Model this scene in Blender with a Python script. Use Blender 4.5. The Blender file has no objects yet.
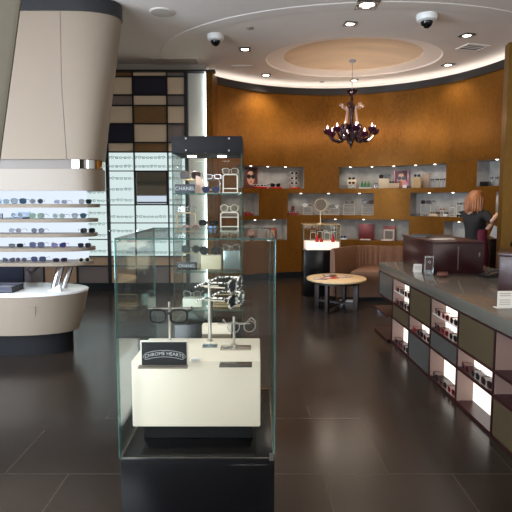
import bpy, bmesh, math, random
from mathutils import Vector, Matrix
random.seed(7)
SC = bpy.context.scene
COL = SC.collection
# ------------------------------------------------------------------ camera, world, exposure
F = 500.0; PIT = math.radians(5.2); CY = 245.5; H = 1.6
HC = 3.95                                   # ceiling height
cd = bpy.data.cameras.new('camera'); cam = bpy.data.objects.new('camera', cd); COL.objects.link(cam)
cam.location = (0, 0, H); cam.rotation_euler = (math.pi/2 - PIT, 0, 0)
cd.sensor_width = 36; cd.lens = 36*F/512; cd.shift_y = (CY-256)/512; cd.clip_start = .02
SC.camera = cam
w = bpy.data.worlds.new('world'); SC.world = w; w.use_nodes = True
w.node_tree.nodes['Background'].inputs[0].default_value = (.55, .62, .72, 1)
w.node_tree.nodes['Background'].inputs[1].default_value = .25
SC.view_settings.view_transform = 'Standard'; SC.view_settings.look = 'None'
SC.view_settings.gamma = 1; SC.view_settings.exposure = 0.0; SC.view_settings.use_curve_mapping = False
SC.cycles.transparent_max_bounces = 32
SPOT_W = 88; NICHE_W = .38; DAY_W = 450; COVE_E = 4.5

def lamp(name, kind, loc, energy, color=(1, 1, 1), size=.1, rot=(0, 0, 0), parent=None, **k):
    l = bpy.data.lights.new(name, kind); l.energy = energy; l.color = color
    if kind == 'AREA':
        l.shape = 'RECTANGLE'; l.size = size; l.size_y = k.pop('size_y', size)
    else: l.shadow_soft_size = size
    for a, v in k.items(): setattr(l, a, v)
    o = bpy.data.objects.new(name, l); COL.objects.link(o); o.location = loc; o.rotation_euler = rot; o.parent = parent
    return o
# daylight through the shop front behind the camera, then an added side fill
lamp('daylight_fill', 'AREA', (-3.7, -2.05, 1.9), DAY_W, (.84, .91, 1), 3.0, (math.radians(108), 0, 0), size_y=2.8)
lamp('daylight_fill', 'AREA', (3.1, -2.05, 1.9), DAY_W*.22, (1, .93, .86), 3.0, (math.radians(108), 0, 0), size_y=2.8)
lamp('daylight_fill', 'AREA', (-5.35, 1.5, 1.95), 700, (.7, .83, 1), 4.0, (math.radians(90), 0, math.radians(-90)), size_y=2.8)  # added bluish fill for the left floor, no known window there

def ray(px, py):
    u = CY-py
    return Vector((px-256, F*math.cos(PIT)+u*math.sin(PIT), -F*math.sin(PIT)+u*math.cos(PIT)))
def at(px, py, Y):
    d = ray(px, py); k = Y/d[1]; return Vector((d[0]*k, Y, H+d[2]*k))
def atz(px, py, z):
    d = ray(px, py); k = (z-H)/d[2]; return Vector((d[0]*k, d[1]*k, z))
R = math.radians
# ------------------------------------------------------------------ materials
def lin(c): return tuple(((v/255)/12.92 if v/255 <= .04045 else ((v/255+.055)/1.055)**2.4) for v in c)
MATS = {}
def mat(name, rgb, rough=.5, metal=0., spec=.5, noise=None, emit=0., emit_rgb=None, coat=0., alpha=None):
    if name in MATS: return MATS[name]
    m = bpy.data.materials.new(name); m.use_nodes = True; nt = m.node_tree; b = nt.nodes['Principled BSDF']
    c = lin(rgb); b.inputs['Base Color'].default_value = (*c, 1); b.inputs['Roughness'].default_value = rough
    b.inputs['Metallic'].default_value = metal; b.inputs['Specular IOR Level'].default_value = spec
    b.inputs['Coat Weight'].default_value = coat
    if emit: 
        b.inputs['Emission Color'].default_value = (*lin(emit_rgb or rgb), 1); b.inputs['Emission Strength'].default_value = emit
    if noise:
        sc, amt, stretch = noise
        tc = nt.nodes.new('ShaderNodeTexCoord'); mp = nt.nodes.new('ShaderNodeMapping'); nz = nt.nodes.new('ShaderNodeTexNoise')
        mp.inputs['Scale'].default_value = stretch; nz.inputs['Scale'].default_value = sc; nz.inputs['Detail'].default_value = 6
        rp = nt.nodes.new('ShaderNodeValToRGB')
        rp.color_ramp.elements[0].position = .3; rp.color_ramp.elements[1].position = .72
        rp.color_ramp.elements[0].color = (*[v*(1-amt) for v in c], 1); rp.color_ramp.elements[1].color = (*[min(1, v*(1+amt)) for v in c], 1)
        nt.links.new(tc.outputs['Object'], mp.inputs[0]); nt.links.new(mp.outputs[0], nz.inputs['Vector'])
        nt.links.new(nz.outputs['Fac'], rp.inputs[0]); nt.links.new(rp.outputs[0], b.inputs['Base Color'])
    MATS[name] = m; return m
def glassmat(name, tint, gl=1.0, rough=.0, mix_diff=0., diff=(200, 220, 210)):
    if name in MATS: return MATS[name]
    m = bpy.data.materials.new(name); m.use_nodes = True; nt = m.node_tree; nt.nodes.clear()
    out = nt.nodes.new('ShaderNodeOutputMaterial'); tr = nt.nodes.new('ShaderNodeBsdfTransparent'); g = nt.nodes.new('ShaderNodeBsdfGlossy')
    fr = nt.nodes.new('ShaderNodeFresnel'); fr.inputs[0].default_value = 1.45; mx = nt.nodes.new('ShaderNodeMixShader')
    mu = nt.nodes.new('ShaderNodeMath'); mu.operation = 'MULTIPLY'; mu.inputs[1].default_value = gl; mu.use_clamp = True
    tr.inputs[0].default_value = (*tint, 1); g.inputs['Roughness'].default_value = rough
    nt.links.new(fr.outputs[0], mu.inputs[0]); nt.links.new(mu.outputs[0], mx.inputs[0]); nt.links.new(g.outputs[0], mx.inputs[2])
    if mix_diff:
        d = nt.nodes.new('ShaderNodeBsdfDiffuse'); d.inputs[0].default_value = (*lin(diff), 1); m2 = nt.nodes.new('ShaderNodeMixShader')
        m2.inputs[0].default_value = mix_diff; nt.links.new(tr.outputs[0], m2.inputs[1]); nt.links.new(d.outputs[0], m2.inputs[2]); nt.links.new(m2.outputs[0], mx.inputs[1])
    else: nt.links.new(tr.outputs[0], mx.inputs[1])
    nt.links.new(mx.outputs[0], out.inputs[0]); MATS[name] = m; return m
def glow(name, rgb, s):
    if name in MATS: return MATS[name]
    m = bpy.data.materials.new(name); m.use_nodes = True; nt = m.node_tree; nt.nodes.clear()
    out = nt.nodes.new('ShaderNodeOutputMaterial'); e = nt.nodes.new('ShaderNodeEmission')
    e.inputs[0].default_value = (*lin(rgb), 1); e.inputs[1].default_value = s; nt.links.new(e.outputs[0], out.inputs[0]); MATS[name] = m; return m

def floor_mat():
    m = bpy.data.materials.new('floor_tile'); m.use_nodes = True; nt = m.node_tree; b = nt.nodes['Principled BSDF']
    tc = nt.nodes.new('ShaderNodeTexCoord'); mp = nt.nodes.new('ShaderNodeMapping'); br = nt.nodes.new('ShaderNodeTexBrick')
    mp.inputs['Location'].default_value = (.35, .2, 0)
    br.offset = .5; br.inputs['Scale'].default_value = 1.0; br.inputs['Brick Width'].default_value = .75; br.inputs['Row Height'].default_value = .75
    br.inputs['Mortar Size'].default_value = .005; br.inputs['Mortar Smooth'].default_value = .2
    br.inputs['Color1'].default_value = (*lin((49, 41, 35)), 1); br.inputs['Color2'].default_value = (*lin((45, 38, 33)), 1); br.inputs['Mortar'].default_value = (*lin((68, 60, 54)), 1)
    nz = nt.nodes.new('ShaderNodeTexNoise'); nz.inputs['Scale'].default_value = 2.2; nz.inputs['Detail'].default_value = 8
    mx = nt.nodes.new('ShaderNodeMix'); mx.data_type = 'RGBA'; mx.blend_type = 'MULTIPLY'; mx.inputs[0].default_value = 1
    rp = nt.nodes.new('ShaderNodeValToRGB'); rp.color_ramp.elements[0].position = .3; rp.color_ramp.elements[0].color = (.82, .82, .82, 1); rp.color_ramp.elements[1].position = .7; rp.color_ramp.elements[1].color = (1, 1, 1, 1)
    nt.links.new(tc.outputs['Object'], mp.inputs[0]); nt.links.new(mp.outputs[0], br.inputs['Vector']); nt.links.new(mp.outputs[0], nz.inputs['Vector'])
    nt.links.new(nz.outputs['Fac'], rp.inputs[0]); nt.links.new(br.outputs['Color'], mx.inputs[6]); nt.links.new(rp.outputs[0], mx.inputs[7])
    nt.links.new(mx.outputs[2], b.inputs['Base Color'])
    mr = nt.nodes.new('ShaderNodeMapRange'); mr.inputs['To Min'].default_value = .14; mr.inputs['To Max'].default_value = .3
    nt.links.new(nz.outputs['Fac'], mr.inputs['Value']); nt.links.new(mr.outputs[0], b.inputs['Roughness'])
    b.inputs['Specular IOR Level'].default_value = .36
    return m
def gold_mat(name='gold_leaf_plaster', ca=(90, 54, 14), cb=(150, 100, 36)):
    m = bpy.data.materials.new(name); m.use_nodes = True; nt = m.node_tree; b = nt.nodes['Principled BSDF']
    tc = nt.nodes.new('ShaderNodeTexCoord'); mp = nt.nodes.new('ShaderNodeMapping'); mp.inputs['Scale'].default_value = (1, 1, .55)
    n1 = nt.nodes.new('ShaderNodeTexNoise'); n1.inputs['Scale'].default_value = 26; n1.inputs['Detail'].default_value = 8; n1.inputs['Roughness'].default_value = .7
    n2 = nt.nodes.new('ShaderNodeTexNoise'); n2.inputs['Scale'].default_value = 1.3; n2.inputs['Detail'].default_value = 4
    rp = nt.nodes.new('ShaderNodeValToRGB'); e = rp.color_ramp.elements
    e[0].position = .3; e[0].color = (*lin(ca), 1); e[1].position = .75; e[1].color = (*lin(cb), 1)
    mx = nt.nodes.new('ShaderNodeMath'); mx.operation = 'MULTIPLY_ADD'; mx.inputs[1].default_value = .45
    nt.links.new(tc.outputs['Object'], mp.inputs[0]); nt.links.new(mp.outputs[0], n1.inputs['Vector']); nt.links.new(mp.outputs[0], n2.inputs['Vector'])
    nt.links.new(n1.outputs['Fac'], mx.inputs[0]); m2 = nt.nodes.new('ShaderNodeMath'); m2.operation = 'MULTIPLY'; m2.inputs[1].default_value = .55
    nt.links.new(n2.outputs['Fac'], m2.inputs[0]); nt.links.new(m2.outputs[0], mx.inputs[2]); nt.links.new(mx.outputs[0], rp.inputs[0])
    nt.links.new(rp.outputs[0], b.inputs['Base Color'])
    mr = nt.nodes.new('ShaderNodeMapRange'); mr.inputs['To Min'].default_value = .3; mr.inputs['To Max'].default_value = .52
    nt.links.new(n1.outputs['Fac'], mr.inputs['Value']); nt.links.new(mr.outputs[0], b.inputs['Roughness']); b.inputs['Metallic'].default_value = .45; b.inputs['Specular IOR Level'].default_value = .15
    bp = nt.nodes.new('ShaderNodeBump'); bp.inputs['Strength'].default_value = .12; bp.inputs['Distance'].default_value = .01
    nt.links.new(n1.outputs['Fac'], bp.inputs['Height']); nt.links.new(bp.outputs[0], b.inputs['Normal'])
    return m
def wood_mat(name, a, b_, rough=.4, axis=(1, 1, 12)):
    m = bpy.data.materials.new(name); m.use_nodes = True; nt = m.node_tree; b = nt.nodes['Principled BSDF']
    tc = nt.nodes.new('ShaderNodeTexCoord'); mp = nt.nodes.new('ShaderNodeMapping'); mp.inputs['Scale'].default_value = axis
    n1 = nt.nodes.new('ShaderNodeTexNoise'); n1.inputs['Scale'].default_value = 6; n1.inputs['Detail'].default_value = 6
    rp = nt.nodes.new('ShaderNodeValToRGB'); rp.color_ramp.elements[0].color = (*lin(a), 1); rp.color_ramp.elements[1].color = (*lin(b_), 1)
    rp.color_ramp.elements[0].position = .3; rp.color_ramp.elements[1].position = .7
    nt.links.new(tc.outputs['Object'], mp.inputs[0]); nt.links.new(mp.outputs[0], n1.inputs['Vector']); nt.links.new(n1.outputs['Fac'], rp.inputs[0]); nt.links.new(rp.outputs[0], b.inputs['Base Color'])
    b.inputs['Roughness'].default_value = rough; MATS[name] = m; return m
M_FLOOR = floor_mat(); M_GOLD = gold_mat(); M_GOLD2 = gold_mat('olive_gold_plaster', (84, 60, 24), (128, 94, 40))
M_CEIL = mat('ceiling_paint', (228, 218, 208), .9, spec=.2, noise=(3, .02, (1, 1, 1)))
M_DOME = mat('dome_plaster', (228, 202, 172), .8, spec=.2, noise=(1.5, .1, (.5, 2, 1)))
M_COVE = mat('cove_lip_lit_tone', (250, 238, 228), .8, spec=.2)  # paler than the ceiling paint: the lip's lit look is put into its colour
M_WALL = mat('wall_paint', (186, 180, 172), .85, spec=.2, noise=(3, .02, (1, 1, 1)))
M_WHITE = mat('white_laminate', (138, 124, 108), .45, noise=(2, .02, (1, 1, 1)))
M_CREAM = mat('cream_panel', (236, 214, 186), .4)
M_NAVY = mat('navy_panel', (38, 38, 56), .35)
M_BROWN = mat('brown_panel', (138, 104, 64), .4, noise=(8, .1, (1, 1, 6)))
M_TAUPE = mat('taupe_panel', (138, 126, 122), .4)
M_TAN = mat('tan_panel', (214, 178, 144), .4)
M_BLACK = mat('black_frame', (22, 24, 28), .35)
M_BAND = mat('dark_valance', (44, 42, 42), .4, metal=.2)
M_GLOSSBLK = mat('black_gloss_base', (9, 9, 11), .2, spec=.3)
M_STONE = mat('grey_niche_stone', (152, 148, 142), .7, noise=(9, .16, (1, 1, 1)))
M_CHROME = mat('chrome', (205, 205, 210), .12, metal=1)
M_BRUSH = mat('brushed_metal', (170, 165, 155), .35, metal=1)
M_MIRROR = mat('mirror', (225, 228, 228), .02, metal=1)
M_BURG = wood_mat('burgundy_wood', (34, 10, 13), (56, 18, 22), .3)
M_DARKW = wood_mat('dark_wood', (30, 18, 14), (46, 30, 22), .55)
M_LTW = wood_mat('blond_wood', (206, 176, 130), (226, 198, 154), .35, (1, 8, 1))
M_OLIVE = mat('olive_panel', (78, 66, 46), .4, noise=(5, .06, (1, 1, 1)))
M_SLATE = mat('slate_panel', (78, 76, 72), .4, noise=(14, .08, (1, 1, 1)))
M_TOP = mat('grey_stone_worktop', (104, 96, 86), .14, noise=(30, .06, (1, 1, 1)))
M_TOPE = mat('grey_stone_edge', (96, 92, 84), .3)
M_SOFA = mat('brown_leather', (112, 78, 56), .55, noise=(6, .12, (1, 1, 1)))
M_LB = glow('lightbox_cool', (232, 251, 250), .86)
M_LBS = glow('shelf_back_light', (226, 238, 255), 1.05)
M_GLASS = glassmat('clear_glass', (.975, .99, .984), .5)
M_EDGE = glassmat('glass_edge_green', (.42, .6, .55), 1.0, .1, .3, (90, 130, 120))
M_ACR = glassmat('clear_acrylic', (.9, .93, .93), 1.6, .05, .22, (220, 225, 225))
M_WHT = mat('white_plastic', (232, 232, 228), .35)
M_BLKP = mat('black_plastic', (18, 18, 20), .3)
M_RED = mat('red_acrylic', (190, 24, 34), .25)
M_PINKW = mat('pale_niche_side', (146, 120, 110), .5)
# ------------------------------------------------------------------ mesh builder
class MB:
    def __init__(s): s.bm = bmesh.new()
    def _m(s, fs, m):
        for f in fs: f.material_index = m
    def box(s, c, d, m=0, rot=None, bev=0):
        vs = []
        for z in (-.5, .5):
            for x, y in ((-.5, -.5), (.5, -.5), (.5, .5), (-.5, .5)):
                v = Vector((x*d[0], y*d[1], z*d[2]))
                if rot is not None: v = rot @ v
                vs.append(s.bm.verts.new(v+Vector(c)))
        q = [(3, 2, 1, 0), (4, 5, 6, 7), (0, 1, 5, 4), (1, 2, 6, 5), (2, 3, 7, 6), (3, 0, 4, 7)]
        fs = [s.bm.faces.new([vs[i] for i in f]) for f in q]; s._m(fs, m)
        if bev:
            r = bmesh.ops.bevel(s.bm, geom=list({e for f in fs for e in f.edges}), offset=bev, segments=2, affect='EDGES', profile=.5); s._m(r['faces'], m)
        return fs
    def bb(s, x0, x1, y0, y1, z0, z1, m=0, bev=0): return s.box(((x0+x1)/2, (y0+y1)/2, (z0+z1)/2), (abs(x1-x0), abs(y1-y0), abs(z1-z0)), m, None, bev)
    def pane(s, x0, x1, y0, y1, z0, z1, g=0, e=1):
        d = (abs(x1-x0), abs(y1-y0), abs(z1-z0)); ax = d.index(min(d)); fs = s.bb(x0, x1, y0, y1, z0, z1, e)
        for f in fs:
            f.normal_update()
            if abs(f.normal[ax]) > .9: f.material_index = g
    def loft(s, rings, m=0, cap=True, closed=True):
        rv = [[s.bm.verts.new(p) for p in r] for r in rings]; n = len(rv[0])
        for a, b in zip(rv, rv[1:]):
            for i in range(n if closed else n-1):
                j = (i+1) % n; s._m([s.bm.faces.new((a[i], a[j], b[j], b[i]))], m)
        if cap and closed:
            s._m([s.bm.faces.new(list(reversed(rv[0]))), s.bm.faces.new(rv[-1])], m)
    def tube(s, pts, r, n=6, m=0, closed=False, cap=True):
        pts = [Vector(p) for p in pts]; k = len(pts); rr = r if isinstance(r, (list, tuple)) else [r]*k; rings = []
        up = None
        for i, p in enumerate(pts):
            if closed: t = pts[(i+1) % k]-pts[i-1]
            else: t = pts[min(i+1, k-1)]-pts[max(i-1, 0)]
            t.normalize()
            if up is None: up = Vector((0, 0, 1)) if abs(t.z) < .9 else Vector((0, 1, 0))
            a = t.cross(up)
            if a.length < 1e-4: a = t.orthogonal()
            a.normalize(); b = a.cross(t).normalized(); up = b
            rings.append([p+(a*math.cos(q)+b*math.sin(q))*rr[i] for q in [2*math.pi*j/n for j in range(n)]])
        if closed: rings.append(rings[0])
        if closed:
            rv = [[s.bm.verts.new(q) for q in g] for g in rings[:-1]]
            for i in range(k):
                a, b = rv[i], rv[(i+1) % k]
                for j in range(n): s._m([s.bm.faces.new((a[j], a[(j+1) % n], b[(j+1) % n], b[j]))], m)
        else: s.loft(rings, m, cap)
    def lathe(s, prof, n=24, c=(0, 0, 0), m=0, cap=True):
        c = Vector(c)
        s.loft([[c+Vector((max(r, 1e-4)*math.cos(2*math.pi*i/n), max(r, 1e-4)*math.sin(2*math.pi*i/n), z)) for i in range(n)] for r, z in prof], m, cap)
    def prism(s, poly, z0, z1, m=0): s.loft([[Vector((x, y, z0)) for x, y in poly], [Vector((x, y, z1)) for x, y in poly]], m)
    def extr(s, poly, d0, d1, m=0):          # polygon in x,z extruded along y
        s.loft([[Vector((x, d0, z)) for x, z in poly], [Vector((x, d1, z)) for x, z in poly]], m)
    def ball(s, c, r, m=0, n=12):
        r = (r, r, r) if not isinstance(r, (tuple, list)) else r; c = Vector(c); k = n//2; rings = []
        for i in range(k+1):
            a = math.pi*i/k; q = max(math.sin(a), 1e-3)
            rings.append([c+Vector((r[0]*q*math.cos(2*math.pi*j/n), r[1]*q*math.sin(2*math.pi*j/n), -r[2]*math.cos(a))) for j in range(n)])
        s.loft(rings, m)
    def mesh(s, name, mats, smooth=True):
        bmesh.ops.recalc_face_normals(s.bm, faces=s.bm.faces[:])
        for e in s.bm.edges:
            if len(e.link_faces) == 2 and e.calc_face_angle(0) > .6: e.smooth = False
        for f in s.bm.faces: f.smooth = smooth
        me = bpy.data.meshes.new(name); s.bm.to_mesh(me); s.bm.free()
        for x in (mats if isinstance(mats, (list, tuple)) else [mats]): me.materials.append(x)
        return me
    def build(s, name, mats, parent=None, loc=(0, 0, 0), rz=0, smooth=True):
        return link(name, s.mesh(name, mats, smooth), parent, loc, rz)
def link(name, me, parent=None, loc=(0, 0, 0), rz=0):
    o = bpy.data.objects.new(name, me); COL.objects.link(o); o.parent = parent; o.location = loc; o.rotation_euler = (0, 0, rz); return o
def tag(o, label, cat, group=None):
    o['label'] = label; o['category'] = cat
    if group: o['group'] = group
    return o
def thing(name, label, cat, loc=(0, 0, 0), rz=0, group=None): return tag(link(name, None, None, loc, rz), label, cat, group)
def struct(o): o['kind'] = 'structure'; return o
def copy_tree(o, parent=None):
    c = o.copy(); COL.objects.link(c); c.parent = parent
    for ch in list(o.children): copy_tree(ch, c)
    return c
def text(s, size, name, m, parent, loc, bend=0., rot=None, ext=.0006):
    cu = bpy.data.curves.new(name, 'FONT'); cu.body = s; cu.size = size; cu.align_x = 'CENTER'; cu.align_y = 'CENTER'; cu.extrude = ext; cu.resolution_u = 3
    o = bpy.data.objects.new(name, cu); COL.objects.link(o)
    bpy.context.view_layer.update()
    me = bpy.data.meshes.new_from_object(o.evaluated_get(bpy.context.evaluated_depsgraph_get())); bpy.data.objects.remove(o)
    for v in me.vertices:
        x, y, z = v.co; y -= bend*x*x; v.co = (x, -z, y)
    me.materials.clear(); me.materials.append(m); me.name = name
    t = link(name, me, parent, loc)
    if rot: t.rotation_euler = rot
    return t
ORD = ['leftmost', 'second', 'third', 'fourth', 'fifth', 'sixth', 'seventh', 'eighth', 'ninth', 'tenth', 'eleventh', 'twelfth', 'thirteenth']
def nth(i, side='left'): return ORD[i] if i == 0 else ORD[i]+' from the '+side
# ------------------------------------------------------------------ room shell
m = MB(); m.bb(-5.5, 5.5, -2.2, 11.2, -.1, 0); struct(m.build('floor', M_FLOOR))
# ceiling with an oval recess
oc = atz(355, 36.5, HC); of = atz(355, 77, HC); ol = atz(266, 56, HC); orr = atz(444, 56, HC)
OX, OY = (ol.x+orr.x)/2, (oc.y+of.y)/2; OA = (orr.x-ol.x)/2*1.0; OB = (of.y-oc.y)/2
NS = 96; bm = MB(); x0, x1, y0, y1 = -5.5, 5.5, -2.2, 11.2
def el(a, b, z, i, ox=0, oy=0): t = 2*math.pi*i/NS; return Vector((OX+ox+a*math.cos(t), OY+oy+b*math.sin(t), z))
def rectpt(i):
    t = 2*math.pi*i/NS; c, s_ = math.cos(t), math.sin(t); k = 1e9
    if c > 1e-9: k = min(k, (x1-OX)/c)
    if c < -1e-9: k = min(k, (x0-OX)/c)
    if s_ > 1e-9: k = min(k, (y1-OY)/s_)
    if s_ < -1e-9: k = min(k, (y0-OY)/s_)
    return Vector((OX+k*c, OY+k*s_, HC))
bm.loft([[rectpt(i) for i in range(NS)], [el(OA, OB, HC, i) for i in range(NS)]], 0, cap=False)
bm.loft([[el(OA, OB, HC, i) for i in range(NS)], [el(OA*.985, OB*.985, HC+.02, i) for i in range(NS)], [el(OA*.79, OB*.79, HC+.055, i) for i in range(NS)]], 1, cap=False)
rr = [[el(OA*.79*k, OB*.79*k, HC+.075+.12*(1-k*k), i) for i in range(NS)] for k in (1, .8, .6, .4, .2, .01)]
bm.loft([[el(OA*.79, OB*.79, HC+.055, i) for i in range(NS)]]+rr, 2, cap=False)
bm.box((0, 4.5, HC+.4), (11, 13.4, .05), 0)
for xx0, xx1, yy0, yy1 in ((-5.5, 5.5, -2.2, -2.15), (-5.5, 5.5, 11.15, 11.2), (-5.5, -5.45, -2.2, 11.2), (5.45, 5.5, -2.2, 11.2)): bm.bb(xx0, xx1, yy0, yy1, HC+.001, HC+.38, 0)
struct(bm.build('ceiling', [M_CEIL, M_COVE, M_DOME]))
# shallow curved lip where the round ceiling meets the shop ceiling
m = MB(); P1 = atz(350, 9, HC); P2 = atz(512, 25, HC); ea, eb = 2.95, OY-P1.y; rs = []
for i in range(61):
    t = R(182+176*i/60); c, s_ = math.cos(t), math.sin(t)
    rs.append([Vector((OX+(ea+d)*c, OY+(eb+d)*s_, HC-z)) for d, z in ((0, -.01), (0, .006), (.1, .012), (.24, .008), (.26, -.01))])
m.loft(rs, 0); struct(m.build('trim_1', M_CEIL))
m = MB()
for q in ((-2.2, -.5, 0, HC), (3.5, 11.2, 0, HC), (-.5, 3.5, 0, .5), (-.5, 3.5, 3.4, HC)): m.bb(-5.5, -5.4, *q)  # opening left for the added side window
struct(m.build('wall_left', M_WALL))
m = MB()
for q in ((-.5, -.44, .5, 3.4), (1.47, 1.53, .5, 3.4), (3.44, 3.5, .5, 3.4), (-.44, 3.44, .5, .56), (-.44, 3.44, 3.34, 3.4)): m.bb(-5.48, -5.42, *q)  # unseen window, made up to go with the bluish side fill
w3 = struct(m.build('window_3', M_BLACK)); m = MB(); m.pane(-5.455, -5.445, -.44, 3.44, .56, 3.34); m.build('window_glass', [M_GLASS, M_EDGE], w3)
for nm, b in dict(wall_right=(5.4, 5.5, -2.2, 11.2), wall_rear=(-5.5, -.88, 8.93, 9.05)).items():
    m = MB(); m.bb(*b, 0, HC); struct(m.build(nm, M_WALL))
m = MB(); m.bb(-5.4, 5.4, -2.3, -2.2, 3.4, HC); m.bb(-5.4, 5.4, -2.3, -2.2, 0, .3); m.bb(-2.1, 1.5, -2.3, -2.2, .3, 3.4); m.bb(4.7, 5.4, -2.3, -2.2, .3, 3.4); m.bb(-5.4, -5.3, -2.3, -2.2, .3, 3.4)
wf = struct(m.build('wall_front', M_WALL))
for k_, (xa, xb) in enumerate(((-5.3, -2.1), (1.5, 4.7))):
    m = MB()
    for x in (xa+.03, (xa+xb)/2, xb-.03): m.bb(x-.03, x+.03, -2.28, -2.22, .3, 3.4)
    m.bb(xa, xb, -2.28, -2.22, .3, .36); m.bb(xa, xb, -2.28, -2.22, 3.34, 3.4)
    w1 = struct(m.build('window_%d' % (k_+1), M_BLACK)); m = MB(); m.pane(xa+.06, xb-.06, -2.255, -2.245, .36, 3.34); m.build('window_glass', [M_GLASS, M_EDGE], w1)
# curved drum wall with staggered niches
DC = Vector((1.35, 7.6, 0)); DR = 2.69; ND = .3
def dp(th, z, r=DR): t = R(th); return Vector((DC.x+r*math.sin(t), DC.y+r*math.cos(t), z))
A_, B_, C_ = (1.832, 2.27), (1.292, 1.738), (.785, 1.21)
NICHES = {'A1': (-39.5, -8, *A_), 'A2': (7.3, 52.4, *A_), 'A3': (66, 92, *A_), 'B1': (-48, -28.8, *B_), 'B2': (-15.2, 22.2, *B_), 'B3': (37.5, 66, *B_), 'B4': (75.5, 92, *B_),
          'C1': (-38, -15.5, *C_), 'C2': (-.2, 37.3, *C_), 'C3': (52.3, 66, *C_)}
T0, T1 = -51.5, 112; GT = 3.7
ths = {T0, T1}; zs = {0, .12, GT}
for a, b, c, d in NICHES.values(): ths |= {a, b}; zs |= {c, d}
ths = sorted(ths); tt = []
for a, b in zip(ths, ths[1:]):
    n = max(1, int((b-a)/.75)); tt += [a+(b-a)*i/n for i in range(n)]
tt.append(T1); zs = sorted(zs)
m = MB()
def quad(p, k): m.bm.faces.new([m.bm.verts.new(v) for v in p]).material_index = k
for a, b in zip(tt, tt[1:]):
    for c, d in zip(zs, zs[1:]):
        th, z = (a+b)/2, (c+d)/2
        if any(n[0] < th < n[1] and n[2] < z < n[3] for n in NICHES.values()): continue
        quad((dp(a, c), dp(b, c), dp(b, d), dp(a, d)), 2 if d <= .13 else 0)
for a0, b0, c, d in NICHES.values():
    n = max(2, int((b0-a0)/2)); r2 = DR+ND
    for i in range(n):
        a, b = a0+(b0-a0)*i/n, a0+(b0-a0)*(i+1)/n
        quad((dp(a, c, r2), dp(b, c, r2), dp(b, d, r2), dp(a, d, r2)), 1)
        quad((dp(a, c), dp(b, c), dp(b, c, r2), dp(a, c, r2)), 0); quad((dp(a, d), dp(b, d), dp(b, d, r2), dp(a, d, r2)), 1)
    for a in (a0, b0): quad((dp(a, c), dp(a, c, r2), dp(a, d, r2), dp(a, d)), 1)
bmesh.ops.remove_doubles(m.bm, verts=m.bm.verts[:], dist=.0005)
# outer skin that closes the drum behind the niches and carries the cove ledge
for a, b in zip(tt, tt[1:]):
    quad((dp(a, 0, 3.05), dp(b, 0, 3.05), dp(b, HC, 3.05), dp(a, HC, 3.05)), 3)
    quad((dp(a, GT), dp(b, GT), dp(b, GT, 3.05), dp(a, GT, 3.05)), 3)
WB = struct(m.build('wall_back', [M_GOLD, M_STONE, M_BLACK, M_CEIL], smooth=False))
def arc(r0, r1, z0, z1, name, mt, parent=None, a0=T0, a1=T1, n=76):
    m = MB(); m.loft([[dp(a0+(a1-a0)*i/n, z, r) for r, z in ((r0, z0), (r1, z0), (r1, z1), (r0, z1))] for i in range(n+1)]); return m.build(name, mt, parent)
struct(arc(2.65, 2.69, GT-.005, 3.825, 'trim_2', M_BAND)); struct(arc(2.86, 2.93, 3.785, 3.80, 'trim_3', glow('cove_tube', (250, 250, 250), COVE_E)))
struct(arc(2.672, 2.695, 0, .125, 'baseboard_back', M_BLACK))
# joints between the gold panels
m = MB()
for th, z0, z1 in ((54, 2.27, 3.69), (44, .13, .78), (-26, .13, .78)):
    p, q = dp(th, z0, 2.689), dp(th, z1, 2.689); m.tube((p, q), .002, 4)
m.tube([dp(54+i, 2.3, 2.689) for i in range(0, 30, 2)], .0035, 4)
m.build('panel_joint', M_DARKW, WB)
# mini spots at the top of each niche
for k, ths_ in {'A1': (-32, -24, -16), 'A2': (12, 21, 30, 39, 47), 'A3': (74,), 'B1': (-37,), 'B2': (-9, 3, 16), 'B3': (45, 55), 'B4': (78,), 'C1': (-30, -21), 'C2': (6, 18, 30), 'C3': (58,)}.items():
    z = NICHES[k][3]
    for th in ths_:
        m = MB(); m.lathe([(.018, -.012), (.022, -.008), (.022, 0)], 12); d = m.build('mini_spot', glow('mini_spot_led', (255, 250, 240), 5 if k[0] != 'C' else 1), WB, dp(th, z, DR+.05))
        lamp('mini_spot_light', 'SPOT', dp(th, z-.02, DR+.08), NICHE_W*(7 if k[0] == 'A' else 5), (1, .94, .86), .02, (0, 0, 0), spot_size=R(150), spot_blend=.6)
# gold end pier between rear wall and drum, with light slot on its left
m = MB(); m.prism([(-.86, 8.78), (-.74, 8.74), (-.70, 9.25), (-.76, 9.36), (-.86, 9.36)], 0, 3.78); struct(m.build('wall_pier', M_GOLD))
m = MB(); m.bb(-.885, -.862, 8.86, 8.89, .12, 3.78); struct(m.build('trim_4', glow('slot_light', (236, 246, 240), 8)))
m = MB(); m.bb(-1.18, -.862, 8.90, 8.93, .12, 3.8); struct(m.build('trim_5', mat('white_slot_panel', (224, 226, 220), .6)))
m = MB(); m.bb(-5.4, -.87, 8.84, 8.93, 0, .12); struct(m.build('baseboard_rear', M_BLACK))
m = MB(); m.bb(-5.4, -.7, 8.76, 8.93, 3.785, 3.815, 0); struct(m.build('trim_6', M_BLACK))
# gold partition on the right
px = at(500.5, 247, 6.3)
m = MB(); m.prism([(px.x, 6.3), (5.4, 6.0), (5.4, 6.2), (px.x+.02, 6.45)], 0, at(510, 42, 6.3).z); struct(m.build('wall_partition', M_GOLD2))
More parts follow.
